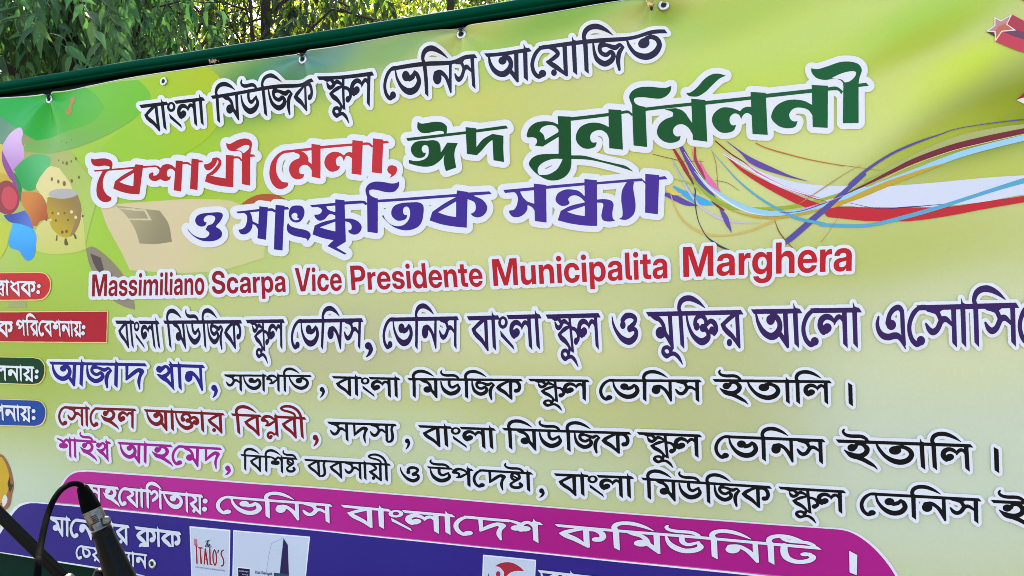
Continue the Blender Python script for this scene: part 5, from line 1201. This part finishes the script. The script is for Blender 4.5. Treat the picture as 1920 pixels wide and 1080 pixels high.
for f in ((0, 1, 2, 3), (7, 6, 5, 4), (0, 4, 5, 1), (1, 5, 6, 2), (2, 6, 7, 3), (3, 7, 4, 0)): bm.faces.new([v[i] for i in f])
from_bm('backing_board', bm, greenb, frame, False)
for u in (uL - 0.03, uR + 0.03):
    bm = bmesh.new(); box(bm, (u - 0.03, 0.0, 0.0), (u + 0.03, 0.06, rail_w(u) + 0.005))
    bmesh.ops.bevel(bm, geom=bm.edges[:], offset=0.004, segments=2, affect='EDGES')
    from_bm('post', bm, green, frame, False)
    bm = bmesh.new(); box(bm, (u - 0.12, -0.25, 0.0), (u + 0.12, 0.35, 0.012))
    from_bm('foot_plate', bm, green, frame, False)

# ------------------------------------------------------------------ ties, hook, dry blossom
black = mat('black_plastic', (0.008, 0.008, 0.009), 0.38, 0.5)
brass = mat('worn_brass', (0.75, 0.52, 0.16), 0.3, 0.5, 1.0, (30, 0.3, 0.001))
def bworld(u, y, z):
    return Vector((BP[0] + u * BDIR[0] + y * BNRM[0], BP[1] + u * BDIR[1] + y * BNRM[1], z))
tie_labels = ['black cord knotted through the eyelet on the bright green corner at the left', 'black cord through the eyelet above the space between the second and third top words', 'black cord through the eyelet above the fourth word of the top line']
def make_tie(px, py, i):
    u, wv = [float(v) for v in suw(px, py)]
    z = wv + BZ; y0 = float(disp(u, wv)) - 0.008
    base = bworld(u, y0, z)
    t = empty('cord_tie', base, BROT)
    tag(t, tie_labels[i], 'cord', 'black cords tying the banner to the rail')
    top = rail_w(u) - 0.040 - z
    rnd = random.Random(i + 3)
    bm = bmesh.new()
    path = [(0.000, 0.006, -0.001), (0.000, -0.003, 0.0005), (-0.001, -0.005, 0.005), (0.0015, -0.004, 0.012), (0.001, 0.006, min(max(top, 0.010), 0.02)), (0.002, 0.024, min(max(top, 0.010), 0.02) + 0.004)]
    tube(bm, catmull(path, 6), 0.0024, 8)
    path = [(0.001, 0.004, -0.001), (0.002, -0.004, 0.002), (0.0028, -0.005, 0.008), (-0.001, -0.002, 0.014), (-0.003, 0.006, min(max(top, 0.010), 0.02)), (-0.003, 0.024, min(max(top, 0.010), 0.02) + 0.004)]
    tube(bm, catmull(path, 6), 0.0022, 8)
    from_bm('loop', bm, black, t)
    bm = bmesh.new()
    k = [(-0.004, -0.004, 0.010), (0.001, -0.009, 0.013), (0.005, -0.005, 0.010), (0.000, -0.001, 0.0085), (-0.003, -0.006, 0.013), (0.003, -0.008, 0.009)]
    tube(bm, catmull(k, 6), 0.0024, 8)
    e1 = [(0.002, -0.006, 0.010), (0.008 + 0.004 * rnd.random(), -0.009, 0.013), (0.015, -0.008, 0.012 + 0.006 * rnd.random())]
    tube(bm, catmull(e1, 5), [0.0018] * 10 + [0.001], 7)
    e2 = [(-0.002, -0.006, 0.011), (-0.008, -0.009, 0.012), (-0.013 - 0.01 * rnd.random(), -0.006, 0.016)]
    tube(bm, catmull(e2, 5), [0.0018] * 10 + [0.001], 7)
    from_bm('knot', bm, black, t)
for i, (px, py) in enumerate(((94, 187), (568, 111), (865.5, 64))): make_tie(px, py, i)

u, wv = [float(x) for x in suw(1219, 8)]
hk = empty('brass_hook', bworld(u, float(disp(u, wv)) - 0.010, wv + BZ), BROT)
tag(hk, 'small brass hook with a black tip hanging at the upper edge beside an eyelet', 'hook')
bm = bmesh.new()
tube(bm, catmull([(-0.014, 0.03, 0.036), (-0.012, 0.0, 0.032), (-0.010, -0.004, 0.016), (-0.006, -0.004, 0.002)], 6), 0.0026, 10)
tube(bm, catmull([(0.004, 0.03, 0.038), (0.002, 0.0, 0.030), (0.004, -0.004, 0.014), (0.008, -0.004, -0.002)], 6), 0.0024, 10)
from_bm('wire', bm, brass, hk)
bm = bmesh.new()
box(bm, (-0.008, -0.009, -0.013), (0.008, 0.001, 0.003))
bmesh.ops.bevel(bm, geom=bm.edges[:], offset=0.0016, segments=2, affect='EDGES')
bmesh.ops.rotate(bm, verts=bm.verts, cent=(0, 0, 0), matrix=Matrix.Rotation(R(-24), 3, 'Y'))
from_bm('buckle', bm, brass, hk)
bm = bmesh.new(); tube(bm, [(0.003, -0.004, -0.013), (0.006, -0.004, -0.017), (0.004, -0.004, -0.022)], [0.0042, 0.0048, 0.0024], 10)
from_bm('tip', bm, black, hk)

u, wv = [float(x) for x in suw(401, 118)]
straw = mat('dry_petal', (0.55, 0.33, 0.24), 0.8)
bm = bmesh.new()
rnd = random.Random(5)
for k in range(26):
    c = Vector((rnd.gauss(0, 0.009), rnd.uniform(-0.006, 0.006), abs(rnd.gauss(0, 0.005))))
    d = Vector((rnd.gauss(0, 1), rnd.gauss(0, 1), rnd.gauss(0.3, 1))).normalized(); e = d.cross(Vector((rnd.gauss(0, 1), rnd.gauss(0, 1), rnd.gauss(0, 1)))).normalized(); f = d.cross(e)
    a = [bm.verts.new(c + d * 0.0055), bm.verts.new(c + e * 0.003 + f * 0.001), bm.verts.new(c - d * 0.0045), bm.verts.new(c - e * 0.003 + f * 0.001)]
    bm.faces.new(a)
for k in range(6):
    tube(bm, [(rnd.gauss(0, 0.006), 0, -0.002), (rnd.gauss(0, 0.008), -0.002, 0.003), (rnd.gauss(0, 0.012), -0.001, 0.009)], 0.0007, 5)
dr = from_bm('dried_blossom', bm, straw)
dr.location = bworld(u, float(disp(u, wv)) - 0.006, wv + BZ); dr.rotation_euler = (0, 0, BROT)
tag(dr, 'small dry pinkish blossom caught on the upper edge of the banner below the rail', 'blossom')

# ------------------------------------------------------------------ trees behind the frame
def leaf_material(name, col, trans, rough=0.45, var=0.35):
    m = bpy.data.materials.new(name)
    m.use_nodes = True
    N = m.node_tree.nodes; L = m.node_tree.links
    b = N['Principled BSDF']; out = N['Material Output']
    b.inputs['Roughness'].default_value = rough
    b.inputs['Specular IOR Level'].default_value = 0.4
    g = N.new('ShaderNodeNewGeometry')
    hs = N.new('ShaderNodeHueSaturation')
    mr = N.new('ShaderNodeMapRange'); mr.inputs['To Min'].default_value = 1 - var; mr.inputs['To Max'].default_value = 1 + var
    L.new(g.outputs['Random Per Island'], mr.inputs['Value']); L.new(mr.outputs['Result'], hs.inputs['Value'])
    mh = N.new('ShaderNodeMapRange'); mh.inputs['To Min'].default_value = 0.475; mh.inputs['To Max'].default_value = 0.515
    ml = N.new('ShaderNodeMath'); ml.operation = 'FRACT'; mm = N.new('ShaderNodeMath'); mm.operation = 'MULTIPLY'; mm.inputs[1].default_value = 17.3
    L.new(g.outputs['Random Per Island'], mm.inputs[0]); L.new(mm.outputs[0], ml.inputs[0]); L.new(ml.outputs[0], mh.inputs['Value']); L.new(mh.outputs['Result'], hs.inputs['Hue'])
    hs.inputs['Color'].default_value = (*col, 1)
    L.new(hs.outputs['Color'], b.inputs['Base Color'])
    tr = N.new('ShaderNodeBsdfTranslucent')
    h2 = N.new('ShaderNodeHueSaturation'); h2.inputs['Color'].default_value = (*trans, 1)
    L.new(mr.outputs['Result'], h2.inputs['Value']); L.new(mh.outputs['Result'], h2.inputs['Hue'])
    L.new(h2.outputs['Color'], tr.inputs['Color'])
    ad = N.new('ShaderNodeMixShader'); ad.inputs[0].default_value = 0.5
    L.new(b.outputs[0], ad.inputs[1]); L.new(tr.outputs[0], ad.inputs[2]); L.new(ad.outputs[0], out.inputs['Surface'])
    return m
bark = mat('grey_brown_bark', (0.045, 0.034, 0.025), 0.9, 0.2, 0.0, (22, 0.9, 0.02))

# leaf outline: across (x), along (y), lift (z)
LEAF_V = np.array([(0, 0, 0), (-.125, .15, .035), (.125, .15, .035), (0, .17, -.02), (-.165, .36, .04), (.165, .36, .04), (0, .38, -.03), (-.085, .68, .0), (.085, .68, .0), (0, .70, -.05), (.02, 1.05, -.16)])
LEAF_F4 = [(1, 3, 6, 4), (3, 2, 5, 6), (4, 6, 9, 7), (6, 5, 8, 9)]
LEAF_F3 = [(0, 3, 1), (0, 2, 3), (7, 9, 10), (9, 8, 10)]
SML_V = np.array([(0, 0, 0), (-.22, .38, .05), (.22, .38, .05), (0, .42, -.04), (0, 1.0, -.08)])
SML_F3 = [(0, 3, 1), (0, 2, 3), (1, 3, 4), (3, 2, 4)]
def leaves_mesh(name, P, D, Nrm, S, m, parent, small=False):
    """one leaf per row: foot P, direction D, face normal Nrm, length S"""
    Y = D / np.linalg.norm(D, axis=1, keepdims=True)
    X = np.cross(Y, Nrm); X /= np.linalg.norm(X, axis=1, keepdims=True) + 1e-9
    Zv = np.cross(X, Y)
    T = SML_V if small else LEAF_V
    V = P[:, None] + S[:, None, None] * (T[None, :, 0:1] * X[:, None] + T[None, :, 1:2] * Y[:, None] + T[None, :, 2:3] * Zv[:, None])
    n = len(P); k = len(T)
    base = (np.arange(n) * k)[:, None, None]
    f3 = (base + np.array(SML_F3 if small else LEAF_F3)[None]).reshape(-1, 3)
    loops = f3.ravel(); sizes = np.full(len(f3), 3)
    if not small:
        f4 = (base + np.array(LEAF_F4)[None]).reshape(-1, 4)
        loops = np.concatenate([loops, f4.ravel()]); sizes = np.concatenate([sizes, np.full(len(f4), 4)])
    me = bpy.data.meshes.new(name)
    me.vertices.add(n * k); me.vertices.foreach_set('co', V.astype(np.float32).ravel())
    me.loops.add(len(loops)); me.loops.foreach_set('vertex_index', loops.astype(np.int32))
    me.polygons.add(len(sizes)); me.polygons.foreach_set('loop_start', np.concatenate([[0], np.cumsum(sizes)[:-1]]).astype(np.int32))
    me.materials.append(m); me.update(calc_edges=True)
    me.polygons.foreach_set('use_smooth', np.ones(len(sizes), bool))
    o = bpy.data.objects.new(name, me); COL.objects.link(o); o.parent = parent
    return o

def grow_limbs(rng, start, direction, length, radius, depth, out):
    """recursive limbs: list of (path, radii, level)"""
    p = np.array(start, float); d = np.array(direction, float); d /= np.linalg.norm(d)
    n = 7; path = [p.copy()]
    for i in range(n):
        d = d + rng.normal(0, 0.13, 3) + (0, 0, 0.05 if depth > 1 else -0.03)
        d /= np.linalg.norm(d)
        p = p + d * length / n
        path.append(p.copy())
    out.append((path, np.linspace(radius, radius * 0.45, n + 1), depth))
    if depth > 0:
        for k in range(3 if depth > 1 else 4):
            i = rng.integers(2, n + 1)
            a = rng.normal(0, 1, 3); a -= d * (a @ d); a /= np.linalg.norm(a) + 1e-9
            nd = d * 0.6 + a * 0.8
            grow_limbs(rng, path[i], nd, length * rng.uniform(0.5, 0.7), radius * 0.5, depth - 1, out)

def make_tree(px, depth, height, trunk_r, label, lmat, leaf, n_leaf, box_lo, box_hi, seed, lean=(0, 0), droop=0.8, small=True, clump=0.28, twigs=0):
    rng = np.random.default_rng(seed)
    b = at(px, 100, depth)
    base = np.array([b.x, b.y, 0.0])
    t = empty('park_tree', base)
    tag(t, label, 'tree', 'trees behind the banner frame')
    lo = np.array(box_lo) ; hi = np.array(box_hi)        # crown limits relative to the foot
    limbs = []
    tp = [np.array([lean[0] * s + 0.05 * math.sin(3 * s + seed), lean[1] * s + 0.04 * math.cos(2.3 * s + seed), s * height]) for s in np.linspace(0, 1, 12)]
    bm = bmesh.new()
    tube(bm, tp, list(np.linspace(trunk_r, trunk_r * 0.4, 12)), 12)
    for i in range(5, 12):
        for k in range(2):
            a = rng.uniform(0, 2 * math.pi)
            grow_limbs(rng, tp[i], (math.cos(a), math.sin(a), rng.uniform(0.1, 0.7)), rng.uniform(0.8, 1.5), trunk_r * 0.32, 2, limbs)
    for path, rad, dp in limbs: tube(bm, path, list(rad), 6 if dp > 0 else 4, False)
    from_bm('trunk', bm, bark, t)
    # leaf clumps along the fine limbs and through the crown
    seeds = [q for path, rad, dp in limbs if dp < 2 for q in path[1:]]
    seeds = np.array([q for q in seeds if np.all(q > lo) and np.all(q < hi)])
    extra = rng.uniform(lo, hi, (max(60, int(len(seeds) * 0.6)), 3))
    C = np.concatenate([seeds, extra]) if len(seeds) else extra
    size = rng.uniform(0.4, 1.0, len(C))
    idx = rng.choice(len(C), n_leaf, p=size / size.sum())
    P = C[idx] + rng.normal(0, clump, (n_leaf, 3)) * rng.uniform(0.3, 1, (n_leaf, 1))
    D = rng.normal(0, 1, (n_leaf, 3)); D[:, 2] -= droop * 1.6
    Nn = rng.normal(0, 0.6, (n_leaf, 3)) + (0, -0.4, 0.8)
    S = leaf * rng.uniform(0.65, 1.25, n_leaf)
    leaves_mesh('crown', P, D, Nn, S, lmat, t, small)
    if twigs:
        bm = bmesh.new(); LP_, LD, LN, LS = [], [], [], []
        for k in range(twigs):
            s = rng.uniform(lo, hi); s[2] = rng.uniform(lo[2] + 0.35 * (hi[2] - lo[2]), hi[2])
            d = np.array([rng.normal(0, 0.5), rng.normal(-0.1, 0.4), -0.35])
            p = s.copy(); path = [p.copy()]
            L_ = rng.uniform(0.35, 0.75); m_ = 9
            for i in range(m_):
                d = d + (rng.normal(0, 0.06), rng.normal(0, 0.06), -0.11)
                d = d / np.linalg.norm(d); p = p + d * L_ / m_; path.append(p.copy())
                side = np.cross(d, (0, 1, 0)); side = side / (np.linalg.norm(side) + 1e-9) * (1 if i % 2 else -1)
                ld = d * 0.45 + side * rng.uniform(0.3, 0.75) + (0, rng.normal(0, 0.2), -0.55)
                LP_.append(p.copy()); LD.append(ld); LN.append(rng.normal(0, 0.35, 3) + (0.25 * side[0], -1.0, 0.45)); LS.append(leaf * rng.uniform(0.75, 1.3))
            tube(bm, path, list(np.linspace(0.0035, 0.0012, m_ + 1)), 5, False)
        from_bm('twigs', bm, mat('green_twig', (0.06, 0.09, 0.03), 0.7), t)
        leaves_mesh('hanging_leaves', np.array(LP_), np.array(LD), np.array(LN), np.array(LS), lmat, t, False)
    return t

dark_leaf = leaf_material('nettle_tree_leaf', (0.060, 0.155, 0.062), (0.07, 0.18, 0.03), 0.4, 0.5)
shade_leaf = leaf_material('deep_shade_leaf', (0.016, 0.040, 0.013), (0.035, 0.075, 0.008), 0.5, 0.5)  # shade put into the leaf colour, for the dark gaps in the foliage
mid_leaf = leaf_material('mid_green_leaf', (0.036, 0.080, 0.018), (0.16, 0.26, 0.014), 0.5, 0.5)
lit_leaf = leaf_material('sunlit_leaf', (0.070, 0.115, 0.014), (0.42, 0.52, 0.02), 0.5, 0.5)  # backlight put into the leaf colour, a brighter yellower copy

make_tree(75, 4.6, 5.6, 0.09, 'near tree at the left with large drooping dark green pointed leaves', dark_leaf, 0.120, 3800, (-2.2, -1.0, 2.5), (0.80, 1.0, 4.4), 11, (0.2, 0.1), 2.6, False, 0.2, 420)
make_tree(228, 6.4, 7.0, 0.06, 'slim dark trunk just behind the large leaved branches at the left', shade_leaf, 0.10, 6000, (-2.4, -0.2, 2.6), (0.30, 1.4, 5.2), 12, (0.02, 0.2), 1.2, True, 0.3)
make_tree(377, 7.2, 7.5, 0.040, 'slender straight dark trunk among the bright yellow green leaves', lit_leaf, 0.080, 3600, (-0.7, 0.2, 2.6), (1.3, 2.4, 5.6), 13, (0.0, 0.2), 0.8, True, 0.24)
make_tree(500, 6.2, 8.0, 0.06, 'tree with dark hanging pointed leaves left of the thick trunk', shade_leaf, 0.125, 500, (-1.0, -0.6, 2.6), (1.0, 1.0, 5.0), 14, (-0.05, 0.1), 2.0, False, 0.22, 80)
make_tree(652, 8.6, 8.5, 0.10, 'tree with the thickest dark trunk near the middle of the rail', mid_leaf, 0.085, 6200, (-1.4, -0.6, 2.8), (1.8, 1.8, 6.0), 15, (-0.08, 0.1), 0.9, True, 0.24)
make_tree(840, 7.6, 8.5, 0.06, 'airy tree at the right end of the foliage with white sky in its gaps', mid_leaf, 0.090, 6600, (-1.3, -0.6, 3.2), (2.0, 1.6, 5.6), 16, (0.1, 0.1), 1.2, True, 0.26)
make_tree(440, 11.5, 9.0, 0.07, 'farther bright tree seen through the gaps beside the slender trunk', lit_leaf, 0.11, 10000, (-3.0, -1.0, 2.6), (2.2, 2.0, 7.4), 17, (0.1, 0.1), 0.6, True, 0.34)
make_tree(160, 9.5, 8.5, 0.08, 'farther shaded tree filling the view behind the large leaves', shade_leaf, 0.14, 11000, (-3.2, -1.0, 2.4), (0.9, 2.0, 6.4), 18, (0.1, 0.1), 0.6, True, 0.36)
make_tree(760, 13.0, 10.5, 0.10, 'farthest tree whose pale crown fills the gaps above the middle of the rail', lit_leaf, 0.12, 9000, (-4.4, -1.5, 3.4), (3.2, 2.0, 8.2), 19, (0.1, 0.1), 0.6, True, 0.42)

# ------------------------------------------------------------------ microphone, its cable and its stand
rubber = mat('black_rubber', (0.002, 0.002, 0.0023), 0.8, 0.03, 0.0, (300, 0.2, 0.0005))
mblack = mat('black_enamel', (0.0012, 0.0012, 0.0014), 0.32, 0.12, 0.0, (160, 0.15, 0.0004))
chrome = mat('satin_nickel', (0.17, 0.163, 0.15), 0.32, 0.5, 1.0, (160, 0.12, 0.0003))
MD = 0.78
def M3(px, py, d=MD): return at(px, py, d)
def lathe(bm, p0, p1, prof, seg=28):
    """prof: (fraction along p0-p1, radius)"""
    p0 = Vector(p0); p1 = Vector(p1)
    tube(bm, [p0.lerp(p1, f) for f, r in prof], [r for f, r in prof], seg)
mmp = MD / FPX                                   # metres per photo pixel at the microphone
a0, a1, a2 = M3(153.5, 912), M3(172, 955), M3(190, 992)
ax = (M3(224, 1080) - a2).normalized()
mic_end = a2 + ax * 0.118
mic = empty('microphone', a2)
tag(mic, 'black handheld microphone pointing down with its plugged tail end upward at the lower left', 'microphone')
def child(o, parent):
    o.parent = parent
    o.matrix_parent_inverse = Matrix.Translation(-parent.location)
    return o
bm = bmesh.new()
lathe(bm, a2 - ax * 0.001, mic_end, [(0, 0.0088), (0.01, 0.0098), (0.06, 0.0102), (0.065, 0.0098), (0.075, 0.0101), (0.18, 0.0110), (0.38, 0.0134), (0.6, 0.0158), (0.9, 0.0185), (1.0, 0.0188)])
child(from_bm('body', bm, mblack), mic)
bm = bmesh.new()
lathe(bm, mic_end, mic_end + ax * 0.012, [(0, 0.0195), (0.15, 0.0235), (0.85, 0.0240), (1, 0.0235)])
child(from_bm('ring', bm, chrome), mic)
bm = bmesh.new()
bmesh.ops.create_icosphere(bm, subdivisions=3, radius=0.0255)
bmesh.ops.translate(bm, verts=bm.verts, vec=mic_end + ax * 0.030)
gr = child(from_bm('grille', bm, mat('steel_mesh', (0.25, 0.25, 0.26), 0.45, 0.5, 1.0, (900, 1.0, 0.002))), mic)

cab = empty('microphone_cable', a1)
tag(cab, 'black cable looping over to a silver plug on the tail of the microphone', 'cable')
ax1 = (a2 - a1).normalized()
side = ax1.cross(Vector((0, 1, 0))).normalized()
toward = side.cross(ax1).normalized()
if toward.y > 0: toward = -toward
bm = bmesh.new()
lathe(bm, a0, a1 + (a1 - a0).normalized() * 0.001, [(-0.03, 0.0032), (0.0, 0.0046), (0.06, 0.0056), (0.25, 0.0066), (0.45, 0.0077), (0.8, 0.0090), (0.97, 0.0094), (1.0, 0.0090)])
child(from_bm('strain_relief', bm, rubber), cab)
bm = bmesh.new()
lathe(bm, a1, a2, [(0, 0.0088), (0.03, 0.0092), (0.10, 0.0092), (0.12, 0.0089), (0.16, 0.0092), (0.55, 0.0091), (0.6, 0.0088), (0.9, 0.0088), (0.93, 0.0096), (1.0, 0.0096)], 32)
sh = child(from_bm('plug_shell', bm, chrome), cab)
# engraved ribs and the release latch
bm = bmesh.new()
for (f, s, w_) in ((0.62, 0.0000, 0.006), (0.30, 0.0035, 0.0026), (0.38, 0.0035, 0.0026), (0.46, 0.0035, 0.0026), (0.54, 0.0035, 0.0026), (0.70, -0.0050, 0.0022), (0.77, -0.0050, 0.0022), (0.84, -0.0050, 0.0022)):
    c0 = a1.lerp(a2, f)
    for th in (-1,):
        q = [c0 + side * (s + k * w_ / 4) + toward * math.sqrt(max(0.0093 ** 2 - (s + k * w_ / 4) ** 2, 0)) for k in range(-4, 5)]
        tube(bm, q, 0.00065, 6)
child(from_bm('shell_rib', bm, mat('dark_nickel', (0.05, 0.048, 0.045), 0.4, 0.5, 1.0)), cab)
bm = bmesh.new()
lc = M3(199.5, 976, MD - 0.004)
lathe(bm, lc - ax * 0.0045, lc + ax * 0.0045, [(0, 0.0015), (0.15, 0.0036), (0.5, 0.0044), (0.85, 0.0036), (1, 0.0015)], 14)
lathe(bm, lc - ax * 0.001 + toward * 0.003, lc + ax * 0.003 + toward * 0.004, [(0, 0.0006), (0.3, 0.0018), (0.8, 0.0018), (1, 0.0006)], 10)
child(from_bm('latch', bm, chrome), cab)
bm = bmesh.new()
pth = [M3(154.5, 914), M3(150, 909, .775), M3(140, 906.5, .77), M3(127, 910, .765), M3(113, 920, .755), M3(101, 937, .745), M3(91, 960, .735), M3(83, 990, .72), M3(75, 1030, .70), M3(69, 1075, .67), M3(66, 1150, .63)]
e = pth[-1]
pth += [Vector((e.x - 0.01, e.y, 0.9)), Vector((e.x - 0.06, e.y + 0.03, 0.5)), Vector((e.x - 0.03, e.y + 0.05, 0.15)), Vector((e.x + 0.05, e.y + 0.1, 0.006)), Vector((e.x + 0.3, e.y + 0.2, 0.004)), Vector((e.x + 0.9, e.y + 0.1, 0.004)), Vector((e.x + 1.6, e.y - 0.6, 0.004))]
tube(bm, catmull([tuple(p) for p in pth], 10), 0.0029, 12)
child(from_bm('cord', bm, rubber), cab)

bs = 0.86
b_in, b_out = M3(128, 1091.5, bs), M3(-420, 549, bs + 0.12)
bdir = (b_in - b_out).normalized()
stand_x = b_out.lerp(b_in, 0.12)
st = empty('microphone_stand', (stand_x.x, stand_x.y, 0))
tag(st, 'black boom stand whose arm slants in from the lower left to hold the microphone', 'stand')
stm = mat('black_powder_coat', (0.0018, 0.0018, 0.002), 0.36, 0.14, 0.0, (250, 0.2, 0.0004))
bm = bmesh.new(); tube(bm, [b_out - bdir * 0.25, b_in], 0.0068, 20)
child(from_bm('boom', bm, stm), st)
bm = bmesh.new(); lathe(bm, b_in - bdir * 0.006, b_in + bdir * 0.002, [(0, 0.0079), (0.1, 0.0086), (0.9, 0.0086), (1, 0.0076)], 20)
child(from_bm('collar', bm, chrome), st)
bm = bmesh.new()
tipc = M3(212, 1150, MD + 0.012)
pts = [b_in + bdir * 0.001, b_in + bdir * 0.012, b_in + bdir * 0.026, b_in + bdir * 0.03]
tube(bm, pts, [0.0090, 0.0098, 0.0098, 0.0060], 16)
tube(bm, catmull([tuple(b_in + bdir * 0.028), tuple((b_in + bdir * 0.03).lerp(tipc, 0.5)), tuple(tipc)], 6), 0.0052, 12)
child(from_bm('swivel', bm, stm), st)
bm = bmesh.new()
k0 = a2 + ax * 0.066; k1 = a2 + ax * 0.096
lathe(bm, k0, k1, [(0, 0.0152), (0.02, 0.0178), (0.5, 0.0188), (0.98, 0.0196), (1, 0.0172)], 24)
child(from_bm('clip', bm, rubber), st)
bm = bmesh.new(); lathe(bm, M3(183, 1084, MD + .004), M3(191, 1069, MD + .002), [(0, 0.004), (0.2, 0.0062), (0.8, 0.0062), (1, 0.004)], 16)
child(from_bm('clip_knob', bm, stm), st)
bm = bmesh.new(); tube(bm, [(stand_x.x, stand_x.y, 0.10), (stand_x.x, stand_x.y, 0.85)], 0.011, 16); tube(bm, [(stand_x.x, stand_x.y, 0.85), (stand_x.x, stand_x.y, stand_x.z)], 0.008, 16)
child(from_bm('pole', bm, stm), st)
bm = bmesh.new(); lathe(bm, stand_x - bdir * 0.02, stand_x + bdir * 0.02, [(0, 0.010), (0.1, 0.016), (0.9, 0.016), (1, 0.010)], 16)
child(from_bm('boom_clutch', bm, stm), st)
for k in range(3):
    a = 0.5 + k * 2 * math.pi / 3
    bm = bmesh.new(); tube(bm, [(stand_x.x, stand_x.y, 0.13), (stand_x.x + 0.30 * math.cos(a), stand_x.y + 0.30 * math.sin(a), 0.012)], 0.008, 12)
    child(from_bm('leg', bm, stm), st)
